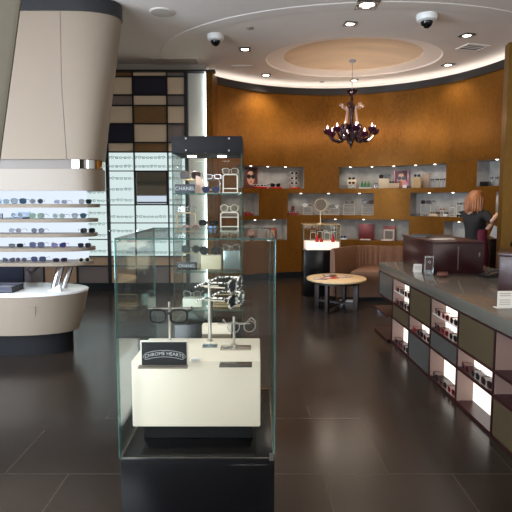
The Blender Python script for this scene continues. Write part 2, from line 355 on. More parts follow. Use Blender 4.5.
# ------------------------------------------------------------------ ceiling fixtures
def downlight(px_, py_, size, rz, label, energy=None, col=(1, .8, .6), bright=9.):
    p = atz(px_, py_, HC); t = thing('downlight', label, 'ceiling light', p, rz, 'square recessed ceiling lights')
    m = MB(); s = size/2; f = .16*size
    for x0_, x1_, y0_, y1_ in ((-s, s, -s, -s+f), (-s, s, s-f, s), (-s, -s+f, -s+f, s-f), (s-f, s, -s+f, s-f)): m.bb(x0_, x1_, y0_, y1_, -.014, 0)
    m.build('trim_frame', M_BAND, t)
    m = MB(); m.lathe([(s*.7, -.002), (s*.66, -.011), (.001, -.012)], 20); m.build('lamp', glow('lamp_warm', (255, 246, 232), bright), t)
    lamp('downlight_beam', 'SPOT', (0, 0, -.05), energy or SPOT_W, col, .16, (0, 0, 0), t, spot_size=R(125), spot_blend=.7)
WARM = (1, .84, .7)
downlight(245, 49, .17, 0, 'square recessed light left of the oval ceiling recess, beside the dark dome camera', col=WARM)
downlight(266, 75, .17, 0, 'square recessed light nearest the left end of the curved cove', 125, WARM)
downlight(350, 23.5, .16, .1, 'small square recessed light in front of the oval recess', 80, WARM)
downlight(367, 4.5, .27, 0, 'large bright square recessed light at the top edge of the photo', 160, WARM)
downlight(467, 35, .17, .3, 'square recessed light right of the oval, in front of the right vent', 45, WARM)
downlight(448, 64.5, .17, .3, 'square recessed light near the right side of the curved cove', 40, WARM)
downlight(354, 80, .15, 0, 'square recessed light seen behind the chandelier stem, by the cove', 8, WARM)
for x, y, e in ([(-1.2, .9, 10), (1.1, 3.2, 4), (2.6, 1.6, 6), (2.5, 4.3, 8), (-3.3, 6.9, 14)]):
    lamp('shop_downlight', 'SPOT', (x, y, HC-.03), e*3.2, (1, .86, .7), .06, (0, 0, 0), spot_size=R(120), spot_blend=.8)
def dome_camera(px_, py_, r, dark, label, plate=True):
    t = thing('dome_camera', label, 'security camera', atz(px_, py_, HC))
    m = MB(); m.lathe([(r*1.1, 0), (r*1.12, -.03), (r, -.07), (r*.7, -.085)], 24); m.build('housing', M_WHT, t)
    m = MB(); m.ball((0, 0, -.075), (r*.66, r*.66, r*.75), 0, 16); m.build('dome', mat('smoked_dome', dark, .08), t)
dome_camera(215.5, 35, .11, (14, 14, 16), 'white ceiling security camera with black dome, left of the oval recess')
dome_camera(427, 15, .12, (70, 66, 60), 'white ceiling security camera with grey dome, right of the bright square light')
t = thing('ceiling_vent', 'large perforated square return air grille in the ceiling above the checkered wall', 'vent', atz(177, 63, HC)+Vector((0, .05, 0)), 0)
m = MB(); s = .39
for a in ((-s, s, -s, -s+.03), (-s, s, s-.03, s), (-s, -s+.03, -s+.03, s-.03), (s-.03, s, -s+.03, s-.03)): m.bb(*a, -.012, 0)
m.build('frame', M_CEIL, t); m = MB(); m.bb(-s+.03, s-.03, -s+.03, s-.03, -.004, 0, 0)
for i in range(32): m.bb(-s+.03, s-.03, -s+.04+i*.022, -s+.048+i*.022, -.009, -.003, 0)
m.build('grille', mat('grille_grey', (186, 174, 162), .6), t)
def slot_vent(px_, py_, sx, sy, rz, label):
    t = thing('ceiling_vent', label, 'vent', atz(px_, py_, HC), rz)
    m = MB()
    for a in ((-sx, sx, -sy, -sy+.03), (-sx, sx, sy-.03, sy), (-sx, -sx+.03, -sy+.03, sy-.03), (sx-.03, sx, -sy+.03, sy-.03)): m.bb(*a, -.014, 0)
    m.build('frame', M_CEIL, t); m = MB(); m.bb(-sx+.03, sx-.03, -sy+.03, sy-.03, -.004, 0)
    m.build('slot', M_BAND, t); m = MB()
    for i in range(3): m.bb(-sx+.035, sx-.035, -sy+.05+i*(2*sy-.1)/3, -sy+.065+i*(2*sy-.1)/3, -.013, -.005)
    m.build('blade', M_CEIL, t)
slot_vent(242, 66.5, .19, .09, 0, 'narrow slot air diffuser between two recessed lights left of the oval')
slot_vent(473, 47, .2, .15, .3, 'rectangular air diffuser by the right end of the cove')
t = thing('ceiling_speaker', 'round grey ceiling speaker near the top left, right of the display pylon', 'speaker', atz(162, 12, HC))
m = MB(); m.lathe([(.155, 0), (.155, -.008), (.14, -.012)], 32); m.build('rim', M_CEIL, t); m = MB(); m.lathe([(.138, -.006), (.138, -.014), (.02, -.018)], 32); m.build('speaker_grille', mat('grille_grey', (186, 174, 162), .6), t)
for a, b, l in ((250, 28, 'small round sprinkler cover in the ceiling above the oval recess'), (322, 82, 'small round sprinkler cover beside the cove, left of the chandelier')):
    m = MB(); m.lathe([(.05, 0), (.05, -.008), (.03, -.014)], 16); tag(m.build('sprinkler_cover', mat('sprinkler_grey', (150, 138, 130), .5), None, atz(a, b, HC)), l, 'sprinkler')
# ------------------------------------------------------------------ checkered optical display wall
YW = 8.8
DW = thing('optical_display_wall', 'tall display wall of navy, cream and brown panels above and below lit eyewear bays', 'display wall', (0, YW, 0))
XL = [-4.60, -3.768, -3.172, -2.592, -2.121, -1.534, -1.227]
ZL = dict(zip((71.5, 76.5, 95, 105.5, 123.7, 142.5, 152, 171, 205, 223, 239.5, 256.5, 265, 267, 284), (3.792, 3.709, 3.399, 3.222, 2.914, 2.593, 2.431, 2.104, 1.513, 1.197, .905, .604, .452, .416, .111)))
m = MB()
for i, x in enumerate(XL):
    w_ = .028 if i in (3,) else .011
    if i == 6: m.bb(-1.235, -1.178, -.02, .1, .11, 3.8)
    else: m.bb(x-w_, x+w_, -.012, .1, .11, 3.8)
rowz = [3.709, 3.399, 3.222, 2.914, 2.593, 2.431, .604, .434, .12]
for z in rowz: m.bb(-4.6, -1.2, -.01, .1, z-.011, z+.011)
m.build('mullion_frame', M_BLACK, DW)
cols = {(0, 3): None}
pat = {3: [M_BROWN, M_CREAM, M_TAUPE, M_CREAM, M_NAVY, M_CREAM], 4: [M_CREAM, M_NAVY, M_CREAM, M_BROWN, M_CREAM, M_BROWN], 5: [M_TAUPE, M_CREAM, M_TAUPE, M_CREAM, M_TAUPE, M_CREAM],
       2: [M_NAVY, M_CREAM, M_BROWN, M_NAVY, M_CREAM, M_NAVY], 1: [M_CREAM, M_BROWN, M_CREAM, M_TAUPE, M_BROWN, M_CREAM], 0: [M_BROWN, M_TAUPE, M_NAVY, M_CREAM, M_TAUPE, M_TAUPE]}
topz = [3.792, 3.709, 3.399, 3.222, 2.914, 2.593, 2.431]
for c in range(6):
    for r_ in range(6):
        m = MB(); m.bb(XL[c]+.012, XL[c+1]-.012, .02, .08, topz[r_+1]+.011, topz[r_]-.011); m.build('colour_panel', pat[c][r_], DW)
low = {0: (M_TAN, M_TAUPE), 1: (M_BROWN, M_TAN), 2: (M_TAN, M_TAUPE), 3: (M_TAN, M_TAN), 4: (M_TAN, M_TAUPE), 5: (M_TAN, M_TAN)}
for c in range(6):
    for j, (a, b) in enumerate(((.445, .593), (.131, .423))):
        m = MB(); m.bb(XL[c]+.012, XL[c+1]-.012, .02, .08, a, b); m.build('colour_panel', low[c][j], DW)
bays = {}
for c in range(6):
    divs = [2.431, 1.513, .905, .604] if c < 3 else [2.431, 2.104, 1.513, 1.197, .604]
    for a, b in zip(divs, divs[1:]):
        if c == 4 and abs(a-2.104) < .01: continue
        m = MB(); m.bb(XL[c]+.012, XL[c+1]-.012, .03, .08, b+.009, a-.009); m.build('light_box', M_LB, DW); bays[(c, a)] = b
        m = MB(); m.bb(XL[c]+.011, XL[c+1]-.011, -.008, .08, b-.008, b+.008); m.build('bay_rail', M_BLACK, DW)
m = MB(); x0_, x1_, a, b = XL[4]+.012, XL[5]-.012, 2.104, 1.513
m.bb(x0_, x1_, .0, .02, b+.012, a-.012); mi = m.build('mirror_panel', M_MIRROR, DW)
m = MB()
for q in ((x0_-.005, x0_+.02, b, a), (x1_-.02, x1_+.005, b, a), (x0_, x1_, b, b+.02), (x0_, x1_, a-.02, a)): m.bb(q[0], q[1], -.015, .02, q[2], q[3])
m.build('mirror_frame', M_BLACK, mi)
# ------------------------------------------------------------------ eyewear
def lens_outline(kind, w_, h_, n=18):
    out = []
    for i in range(n):
        t = 2*math.pi*i/n; c, s_ = math.cos(t), math.sin(t)
        if kind == 'round': p = 2.0
        elif kind == 'aviator': p = 2.4
        else: p = 3.2
        x = w_/2*math.copysign(abs(c)**(2/p), c); z = h_/2*math.copysign(abs(s_)**(2/p), s_)
        if kind == 'aviator' and z < 0: x *= .82
        if kind == 'cat' and z > 0: z *= 1+.35*(x/(w_/2))
        out.append((x, z))
    return out
LW = {'round': (.048, .045), 'aviator': (.058, .048), 'rect': (.052, .034), 'cat': (.056, .042), 'square': (.058, .048)}
def eye_parts(kind, small=False, thick=.0022, spread=True):
    """returns dict of MB: frame, lens L/R, temple L/R ; bottom at z=0, front at y=0, temples towards +y"""
    w_, h_ = LW[kind]; n = 10 if small else 20; cx = w_/2+.009; base = lens_outline(kind, w_, h_, n); zc = h_/2+.003
    fr = MB(); out = {'frame': fr}
    for i, sx in enumerate((-1, 1)):
        pts = [Vector((sx*(cx+x), .012*((cx+x)/.06)**2*.4, zc+z)) for x, z in base]
        fr.tube(pts, thick, 4 if small else 6, 0, closed=True)
        ln = MB(); fs = [ln.bm.verts.new(p) for p in pts]; f2 = [ln.bm.verts.new(p+Vector((0, .0015, 0))) for p in pts]
        ln.bm.faces.new(fs); ln.bm.faces.new(list(reversed(f2)))
        for j in range(len(fs)): ln.bm.faces.new((fs[j], fs[(j+1) % len(fs)], f2[(j+1) % len(fs)], f2[j]))
        out['lens%d' % i] = ln
        te = MB(); xe = sx*(cx+w_/2+.002); z0 = zc+h_*.28
        te.tube([(xe-sx*.003, .004, z0), (xe+sx*.002, .012, z0+.001), (xe+sx*.003, .06, z0+.001), (xe+sx*.001, .1, z0-.002), (xe-sx*.002, .125, z0-.012), (xe-sx*.003, .14, z0-.021)], thick*(1.1 if small else .95), 4 if small else 6)
        out['temple%d' % i] = te
    fr.tube([(-.011, 0, zc+h_*.16), (-.005, -.001, zc+h_*.24), (.005, -.001, zc+h_*.24), (.011, 0, zc+h_*.16)], thick*1.1, 4 if small else 6)
    return out
ECACHE = {}
def lens_mat(rgb):
    k = 'lens_%d_%d_%d' % rgb
    return mat(k, tuple(int(v*.8) for v in rgb), .2, spec=.3) if rgb[0] >= 0 else glassmat('lens_clear', (.92, .95, .95), 2.0)
CLEAR = (-1, -1, -1)
def eyewear(kind, frame, lens, loc, rz=0, label='', cat='sunglasses', group=None, detail=True, scale=1., rx=0, thick=.0022, tort=False):
    """frame/lens are rgb; detail -> parts as children, else one small mesh"""
    name = 'eyeglasses' if lens == CLEAR else 'sunglasses'
    key = (kind, frame, lens, detail, thick, tort)
    fm = mat('eyeframe_%d_%d_%d' % frame, frame, .35, spec=.3, noise=(150, .6, (1, 1, 1)) if tort else None)
    if tort: fm = mat('eyeframe_patterned', (190, 182, 165), .25)
    if tort and 'pat' not in ECACHE:
        nt = fm.node_tree; b = nt.nodes['Principled BSDF']; tc = nt.nodes.new('ShaderNodeTexCoord'); wv = nt.nodes.new('ShaderNodeTexNoise'); wv.inputs['Scale'].default_value = 130; wv.inputs['Detail'].default_value = 0
        rp = nt.nodes.new('ShaderNodeValToRGB'); rp.color_ramp.interpolation = 'CONSTANT'; rp.color_ramp.elements[0].color = (.012, .012, .012, 1); rp.color_ramp.elements[1].position = .5; rp.color_ramp.elements[1].color = (.62, .58, .5, 1)
        nt.links.new(tc.outputs['Object'], wv.inputs[0]); nt.links.new(wv.outputs[0], rp.inputs[0]); nt.links.new(rp.outputs[0], b.inputs[0]); ECACHE['pat'] = 1
    lm = lens_mat(lens)
    if key not in ECACHE:
        parts = eye_parts(kind, not detail, thick)
        if detail: ECACHE[key] = {k: v.mesh('frame' if k == 'frame' else k[:-1], [fm if 'lens' not in k else lm]) for k, v in parts.items()}
        else:
            big = MB(); 
            for k, v in parts.items():
                tmp = bpy.data.meshes.new('t'); v.bm.to_mesh(tmp); n0 = len(big.bm.faces); big.bm.from_mesh(tmp); big.bm.faces.ensure_lookup_table()
                for f in big.bm.faces[n0:]: f.material_index = 1 if 'lens' in k else 0
                bpy.data.meshes.remove(tmp); v.bm.free()
            ECACHE[key] = big.mesh(name, [fm, lm])
    e = ECACHE[key]
    if detail:
        t = thing(name, label, cat, loc, rz, group)
        for k, me in e.items(): link('frame' if k == 'frame' else k[:-1], me, t)
    else: t = tag(link(name, e, None, loc, rz), label, cat, group)
    t.scale = (scale,)*3; t.rotation_euler = (rx, 0, rz); return t
# optical frames pegged on the lit bays
bayname = {(2, 2.431): 'lit bay left of the black post', (2, 1.513): 'middle lit bay left of the black post', (2, .905): 'lowest lit bay left of the black post',
 (3, 2.431): 'short lit bay right of the black post', (3, 2.104): 'lit bay left of the mirror', (3, 1.513): 'lit bay under and left of the mirror', (3, 1.197): 'lowest lit bay right of the black post',
 (4, 2.431): 'lit bay above the mirror', (4, 1.513): 'lit bay directly under the mirror', (4, 1.197): 'lowest lit bay under the mirror',
 (5, 2.431): 'lit bay above and right of the mirror', (5, 2.104): 'lit bay right of the mirror', (5, 1.513): 'narrow bay under and right of the mirror', (5, 1.197): 'lowest narrow lit bay by the end post'}
proto = None
fcols = [(20, 22, 26), (60, 44, 38), (96, 100, 110)]
for (c, a), b in bays.items():
    if (c, a) not in bayname: continue
    x0_, x1_ = XL[c]+.02, XL[c+1]-.02; n = {2: 3, 3: 3, 4: 4, 5: 2}[c]; step = .145; rows_ = int((a-b-.03)/step)
    if c == 2: x0_ = -3.05
    for r_ in range(rows_):
        z = a-.02-(a-b-.03)/rows_*(r_+.72)
        if c == 2 and z > 1.72: continue
        for k in range(n):
            x = x0_+(x1_-x0_)*(k+.5)/n; pos = {2: ['left', 'right'], 3: ['left', 'middle', 'right'], 4: ['leftmost', 'left of centre', 'right of centre', 'rightmost']}[n][k]
            e = eyewear('rect' if (r_+k) % 3 else 'round', fcols[(r_*2+k) % 3], CLEAR, (x, YW-.118, z), 0, f'thin frame, {pos} in row {["one","two","three","four","five","six"][r_]} of the {bayname[(c,a)]}', 'eyeglasses', 'optical frames on the lit wall', False, 1.0, 0, .0026)
            e.scale = (.98, 1.0, 1.0)
# ------------------------------------------------------------------ display pylon on the left
def stad(xr, yc, hd, z, xl=-4.7, n=14, p=2.0, ex=None):
    ex = ex or hd; pts = [Vector((xl, yc-hd, z))]
    for i in range(n+1):
        t = -math.pi/2+math.pi*i/n; c, s_ = math.cos(t), math.sin(t)
        pts.append(Vector((xr-ex+ex*math.copysign(abs(c)**(2/p), c), yc+hd*math.copysign(abs(s_)**(2/p), s_), z)))
    pts.append(Vector((xl, yc+hd, z))); return pts
PY = thing('display_pylon', 'tall white tapering display pylon with lit sunglasses shelves over a rounded white desk', 'display stand', (0, 0, 0))
xr_t = at(121, 20, 6.3).x; zt = at(121, 20, 6.3).z
m = MB(); m.loft([stad(-1.695, 5.6, .26, 2.03, p=3), stad((xr_t-1.695)/2, 5.95, .28, (2.03+zt)/2, p=2.5, ex=.4), stad(xr_t, 6.3, .3, zt, p=2.2, ex=.55)]); m.build('canopy', M_WHITE, PY)
m = MB(); m.loft([stad(xr_t+.012, 6.3, .31, zt, p=2.2, ex=.55), stad(xr_t+.012, 6.3, .31, HC-.002, p=2.2, ex=.55)]); m.build('cornice', M_BLACK, PY)
sx_t, sx_b = at(60, 14, 6.0).x, at(66.5, 160, 5.34).x
m = MB(); m.tube(((sx_b, 5.338, 2.03), ((sx_t+sx_b)/2-.02, 5.668, (2.03+zt)/2), (sx_t, 5.998, zt)), .004, 4); m.build('panel_seam', M_TAUPE, PY)
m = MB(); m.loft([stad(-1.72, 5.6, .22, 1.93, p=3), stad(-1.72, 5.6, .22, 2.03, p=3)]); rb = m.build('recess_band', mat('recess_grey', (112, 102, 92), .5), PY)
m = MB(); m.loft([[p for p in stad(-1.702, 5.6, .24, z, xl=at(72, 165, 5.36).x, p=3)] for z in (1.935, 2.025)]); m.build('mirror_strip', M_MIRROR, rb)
m = MB(); m.loft([stad(-1.70, 5.6, .25, 1.70, p=3), stad(-1.70, 5.6, .25, 1.93, p=3)]); m.build('lower_canopy', M_WHITE, PY)
m = MB(); m.bb(-4.7, at(86, 200, 5.46).x, 5.46, 5.5, .95, 1.70); m.build('lit_back_panel', M_LBS, PY)
m = MB(); m.bb(-4.6, at(60, 200, 5.53).x, 5.5, 5.56, .93, 1.70); m.build('rear_light_panel', M_LBS, PY)
SZ = [1.558, 1.403, 1.247, 1.096, .942]; SXR = [-1.69, -1.715, -1.725, -1.752, -1.775]
for z, xr in zip(SZ, SXR):
    m = MB(); m.loft([stad(xr, 5.42, .22, z-.037, ex=.5, p=2.2), stad(xr, 5.42, .23, z-.005, ex=.5, p=2.2), stad(xr, 5.42, .225, z, ex=.5, p=2.2)]); m.build('shelf', M_WHITE, PY)
# poles between shelves and desk
for xb, lbl in ((-2.13, 0), (-3.9, 1)):
    m = MB(); m.tube(((xb-.03, 5.3, .655), (xb+.02, 5.4, .93)), .04, 12); m.build('chrome_pole', M_CHROME, PY)
    m = MB(); m.tube(((xb+.07, 5.3, .655), (xb+.12, 5.42, .93)), .03, 12); m.build('chrome_pole', M_CHROME, PY)
DX = -1.80
m = MB(); m.loft([stad(DX-.10, 5.25, .30, .23, ex=.6), stad(DX-.045, 5.27, .345, .42, ex=.62), stad(DX-.005, 5.28, .38, .635, ex=.65)]); m.build('desk_body', M_WHITE, PY)
m = MB(); m.loft([stad(DX, 5.28, .385, .635, ex=.65), stad(DX, 5.28, .385, .655, ex=.65), stad(DX-.01, 5.28, .378, .66, ex=.65)]); m.build('desk_top', mat('white_gloss_top', (225, 226, 224), .15), PY)
m = MB(); m.loft([stad(DX-.16, 5.25, .2, 0, ex=.5), stad(DX-.16, 5.25, .2, .235, ex=.5)]); m.build('plinth', mat('plinth_black', (16, 16, 18), .6, spec=.2), PY)
m = MB(); q = [at(34, 307, 4.925), at(0, 306, 4.925)]; m.tube((q[0], q[1]), .003, 4); m.tube((at(35, 307, 4.93), at(35.5, 335, 5.0)), .003, 4); m.build('drawer_joint', M_TAUPE, PY)
# sunglasses on pylon shelves: (shelf, px0, px1, kind, frame, lens, rz)
BL = (18, 28, 54); GN = (14, 66, 48); GY = (42, 52, 66)
pyl = [(0, -2, 7, 'square', (90, 140, 160), (40, 74, 92), .1), (0, 11, 26, 'square', (40, 60, 80), (48, 76, 96), .2), (0, 29, 44, 'round', (150, 150, 155), (54, 60, 80), .3), (0, 53, 68, 'rect', (150, 150, 170), (16, 24, 60), 0), (0, 79, 91, 'square', (70, 80, 90), (18, 24, 30), .1),
 (1, 9, 23, 'round', (150, 170, 190), BL, 0), (1, 28, 44, 'square', (120, 140, 120), (84, 112, 92), .1), (1, 50, 66, 'round', (130, 140, 130), GN, 0), (1, 71, 86, 'aviator', (90, 100, 110), (50, 74, 84), .15),
 (2, 6, 21, 'round', (130, 110, 110), GY, 0), (2, 29, 44, 'round', (60, 60, 70), (32, 42, 62), .1), (2, 80, 94, 'square', (80, 80, 90), (16, 16, 20), .5),
 (3, 5, 23, 'rect', (40, 44, 54), (26, 32, 40), .3), (3, 27, 43, 'square', (24, 30, 50), (22, 38, 84), .1), (3, 49, 65, 'cat', (120, 40, 50), (30, 50, 106), .15), (3, 77, 89, 'square', (60, 50, 60), (28, 28, 44), .3),
 (4, 0, 12, 'cat', (30, 30, 44), (22, 22, 50), .1), (4, 13, 24, 'round', (60, 50, 60), (40, 34, 56), .1), (4, 28, 44, 'square', (36, 42, 70), (22, 28, 66), .1), (4, 50, 66, 'rect', (50, 40, 50), (36, 30, 50), .4), (4, 77, 88, 'round', (160, 150, 100), (20, 28, 50), .5)]
shn = ['top shelf', 'second shelf', 'third shelf', 'fourth shelf', 'bottom shelf']; cnt = {}
for s_, a, b, kind, fr, ln, rz in pyl:
    i = cnt.get(s_, 0); cnt[s_] = i+1; yy = 5.28
    p = at((a+b)/2, 200, yy); sc = min(1.12, max(.95, (b-a)/500*yy/.135))
    if b > 76: yy = 5.27
    eyewear(kind, fr, ln, (at((a+b)/2, 200, yy).x, yy, SZ[s_]+(.0128 if (s_, a) == (1, 9) else .001)), rz, f'sunglasses, {nth(i)} on the {shn[s_]} of the white pylon', 'sunglasses', 'sunglasses on the pylon shelves', True, sc)
t = thing('display_tray', 'small black tray with a white card under the round blue sunglasses on the pylon', 'tray', (at(15, 200, 5.3).x, 5.33, SZ[1]+.001))
# tray sits just behind the sunglasses
m = MB(); m.bb(-.1, .1, -.09, .105, 0, .011); m.build('base', M_NAVY, t); m = MB(); m.bb(-.1, .1, .107, .112, 0, .07); m.build('card', mat('pale_blue_card', (190, 205, 225), .5), t)
m = MB(); m.bb(-.03, .03, -.01, .01, 0, .055); tag(m.build('brand_block', M_NAVY, None, (at(-1, 200, 5.3).x, 5.3, SZ[1])), 'small dark block at the left edge of the second pylon shelf', 'sign')
t = thing('display_tray', 'open dark navy box lying on the white desk of the pylon', 'box', (at(0, 290, 5.1).x, 5.12, .661))
m = MB(); m.bb(-.2, .17, -.12, .14, 0, .008); 
for q in ((-.2, .17, -.12, -.108), (-.2, .17, .128, .14), (-.2, -.188, -.108, .128), (.158, .17, -.108, .128)): m.bb(*q, 0, .06)
m.build('box_body', M_NAVY, t); m = MB(); m.bb(-.185, .155, -.105, .125, .008, .035); m.build('liner', mat('grey_felt', (150, 152, 156), .9), t)
m = MB(); p = at(60, 288, 5.2); m.prism([(-.08, -.02), (.05, -.02), (.05, .02), (-.08, .02)], 0, .012); m.extr([(-.07, .012), (.045, .012), (.045, .075)], -.012, .012)
tag(m.build('price_holder', M_WHT, None, (p.x, 5.10, .6605)), 'small white wedge card holder at the foot of the chrome pole', 'card holder')
# chair behind the pylon desk
CH = thing('lounge_chair', 'dark navy upholstered chair half hidden behind the pylon desk', 'chair', (at(8, 275, 6.35).x, 6.35, 0), R(15))
m = MB(); m.box((0, .0, .44), (.55, .5, .12), 0, None, .03); m.build('seat', mat('navy_fabric', (44, 48, 66), .8), CH)
m = MB(); m.box((-.1, .26, .74), (.5, .09, .55), 0, Matrix.Rotation(R(-8), 3, 'X'), .03); m.build('backrest', MATS['navy_fabric'], CH)
m = MB(); m.box((.33, .05, .74), (.07, .52, .1), 0, Matrix.Rotation(R(40), 3, 'Y'), .02); m.box((.3, .05, .58), (.06, .5, .3), 0, Matrix.Rotation(R(-18), 3, 'Y'), .02); m.build('armrest', mat('brown_arm', (70, 58, 60), .6), CH)
for sx in (-.22, .22):
    for sy in (-.2, .2): m = MB(); m.tube(((sx, sy, .39), (sx*1.1, sy*1.1, 0)), .018, 8); m.build('leg', M_DARKW, CH)
# near tapering column, just in frame on the left edge
m = MB(); a = at(19.5, 0, 2.6); b = at(-3, 170, 2.6)
def col_ring(xr, z): return [Vector((x, y, z)) for x, y in ((xr-.9, 2.6), (xr-.02, 2.6), (xr, 2.61), (xr-.01, 2.64), (xr-.22, 3.0), (xr-.9, 3.0))]
sl = (a.x-b.x)/(a.z-b.z)
m.loft([col_ring(b.x+sl*(z-b.z), z) for z in (1.4, 2.6, HC)])
NC = thing('canopy_column', 'pale tapering canopy column closest to the camera at the left photo edge', 'column', (0, 0, 0)); m.build('canopy', mat('pale_green_laminate', (92, 86, 72), .7, spec=.2), NC)
m = MB(); m.bb(b.x-.8, b.x-.35, 2.7, 2.95, 0, 1.4); m.build('post', M_WHITE, NC)
# ------------------------------------------------------------------ right counter with niches
ca = math.atan(14/500); e0 = at(379.4, 262, 6.1)
CT = thing('sales_counter', 'long checkered sales counter with grey stone top and lit open niches', 'counter', (e0.x, 6.1, 0), ca)
TZ = .842; L = .567; NCOL = 8; END = -L*NCOL
m = MB(); m.bb(0, 1.12, END, 0, .742, TZ, 1, .004)
for f in m.bm.faces:
    if f.calc_center_median().z > TZ-.002: f.material_index = 0
m.build('worktop', [M_TOP, M_TOPE], CT)
m = MB(); m.bb(.145, 1.05, END, -L, .0, .738); m.build('carcass', M_DARKW, CT)
ZR = [.735, .455, .288, .02]
m = MB(); m.bb(.0, .14, END, -L, 0, .02)
for i in range(1, NCOL+1): m.bb(-.004, .14, -L*i-.01, -L*i+.01, 0, .742)
m.bb(-.004, .14, END, 0, .731, .742)
for z in ZR[1:3]: m.bb(-.004, .14, END, -L, z-.009, z+.009)
m.bb(-.004, .5, -L, 0, .446, .464); m.bb(-.004, .012, -.012, 0, .464, .735); m.build('lattice', M_BURG, CT)
for z in (.288, .02):
    m = MB(); m.bb(-.05, .5, -L, .02, z-.009, z+.009); m.build('end_shelf', M_BURG, CT)
m = MB(); m.bb(.46, .5, -L, -.02, .0, .74); m.build('end_post', M_DARKW, CT)
G = {0: 'B..', 1: 'OGO', 2: 'GOB', 3: 'OBO', 4: 'GOO', 5: 'OOG', 6: 'GOB', 7: 'OBO'}
M_LBC = glow('counter_back_light', (255, 246, 236), 1.5)
for c, s_ in G.items():
    for r_, k in enumerate(s_):
        ya, yb = -L*(c+1)+.01, -L*c-.01; zt_, zb = ZR[r_]-.009, ZR[r_+1]+(.009 if r_ < 2 else 0)
        if k in 'GB': 
            m = MB(); m.bb(.002, .13 if c else .4, ya, yb, zb, zt_); m.build('door', M_OLIVE if k == 'G' else M_SLATE, CT)
        elif k == 'O':
            m = MB(); m.bb(.132, .144, ya, yb, zb, zt_); m.build('lit_back', M_LBC if c < 5 else M_PINKW, CT)
            for y_ in (yb-.004, ya):
                m = MB(); m.bb(.004, .132, y_, y_+.004, zb, zt_); m.build('niche_side', M_PINKW, CT)
            m = MB(); m.bb(.0, .132, ya+.004, yb-.004, zb, zb+.004); m.build('niche_floor', M_BURG, CT)
cmat = Matrix.Translation((e0.x, 6.1, 0)) @ Matrix.Rotation(ca, 4, 'Z')
def cw(x, y, z): return cmat @ Vector((x, y, z))
# glass shelf inside the two upper lit niches
for c in (1, 3):
    m = MB(); m.pane(.01, .131, -L*(c+1)+.015, -L*c-.015, .590, .596); m.build('glass_shelf', [mat('white_shelf', (235, 228, 220), .3), M_WHT], CT)
dk = (30, 14, 18); cols_ = [((30, 16, 20), (26, 16, 22)), ((96, 26, 34), (52, 20, 26)), ((20, 20, 24), (40, 36, 40)), ((70, 40, 34), (48, 34, 34)), ((160, 30, 36), (80, 24, 30))]
nn = {1: 'niche nearest the counter end', 2: 'second niche column', 3: 'third niche column', 4: 'fourth niche column', 5: 'fifth niche column'}
plan = [(1, 0, .600), (1, 0, .468), (2, 1, .302), (3, 0, .600), (3, 0, .468), (4, 1, .302), (1, 2, .025), (3, 2, .025)]
lev = {(1, .600): 'glass shelf of the counter niche at the far end', (1, .468): 'floor of the upper niche at the counter far end', (2, .302): 'low middle niche left of the slate door', (3, .600): 'glass shelf of the upper niche between two olive doors',
       (3, .468): 'floor of the upper niche between two olive doors', (4, .302): 'low middle niche nearest the camera', (1, .025): 'bottom niche at the counter far end', (3, .025): 'bottom niche in the middle of the counter'}
for c, r_, z in plan:
    n = 3
    for k in range(n):
        y = -L*c-.115-k*.168; fr, ln = cols_[(c+k+r_*2) % 5]
        p = cw(.012, y, z); eyewear(('square', 'cat', 'round')[(k+c) % 3], fr, ln, p, ca-math.pi/2+.08*(k-1), f'sunglasses, {["left","middle","right"][k]} of three on the {lev[(c, z)]}', 'sunglasses', 'sunglasses in the counter niches', True, .78).scale = (1.05, .72, 1.05)
for c, z, lb in ((1, .468, 'far-end upper niche'), (3, .468, 'upper niche between the olive doors')):
    m = MB(); m.bb(.0, .014, -.06, .06, 0, .07); tag(m.build('name_card', mat('taupe_card', (110, 98, 92), .5), None, cw(.112, -L*(c+1)+.14, z+.0025), ca), f'small grey card standing in the {lb} of the counter', 'card')
# things on the counter
def tbox(name, label, cat, c, d, mt, rz=0, bev=.002):
    m = MB(); m.box((0, 0, d[2]/2), d, 0, None, bev); return tag(m.build(name, mt, None, c, rz), label, cat)
BX = thing('transaction_box', 'long burgundy wood transaction cabinet on the far end of the counter', 'cabinet', (2.07, 5.6, TZ), ca*.6)
m = MB(); m.bb(-.265, .265, -.49, .49, 0, .315, 0, .004); m.build('body', M_BURG, BX)
m = MB(); m.bb(-.275, .275, -.5, .5, .316, .335, 0, .003); m.build('lid', M_BURG, BX)
m = MB(); m.box((.0, -.4915, .16), (.012, .002, .24)); m.box((.22, -.4915, .2), (.014, .003, .04)); m.build('handle', M_BRUSH, BX)
m = MB(); m.prism([(-.12, -.08), (.1, -.1), (.13, .07), (-.1, .09)], 0, .004); m.prism([(-.02, -.12), (.14, -.06), (.09, .1), (-.08, .04)], .004, .009)
tag(m.build('paper_stack', mat('grey_paper', (176, 168, 160), .7), None, (1.99, 5.35, TZ+.336), .3), 'loose grey papers on top of the burgundy cabinet', 'papers')
m = MB(); m.prism([(-.1, -.07), (.1, -.07), (.1, .07), (-.1, .07)], 0, .014); m.prism([(-.06, -.05), (.13, -.02), (.1, .09), (-.08, .05)], .014, .024)
tag(m.build('magazine', mat('dark_magazine', (50, 50, 52), .4), None, (1.90, 5.80, TZ+.336), -.4), 'dark magazines at the back of the burgundy cabinet top', 'magazine')
B2 = thing('transaction_box', 'burgundy wood cabinet on the counter at the right photo edge, glass dish on top', 'cabinet', (1.985+.27*.899+.2*.438, 4.06-.27*.438+.2*.899, TZ), R(-26))
m = MB(); m.bb(-.265, .27, -.195, .2, 0, .3, 0, .004); m.build('body', M_BURG, B2); m = MB(); m.bb(-.27, .275, -.2, .205, .301, .325, 0, .003); m.build('lid', M_BURG, B2)
m = MB(); m.lathe([(.07, 0), (.12, .005), (.165, .05), (.17, .085), (.16, .085), (.155, .05), (.11, .015), (.0, .012)], 32, cap=False)
for v in m.bm.verts: v.co.y *= .7
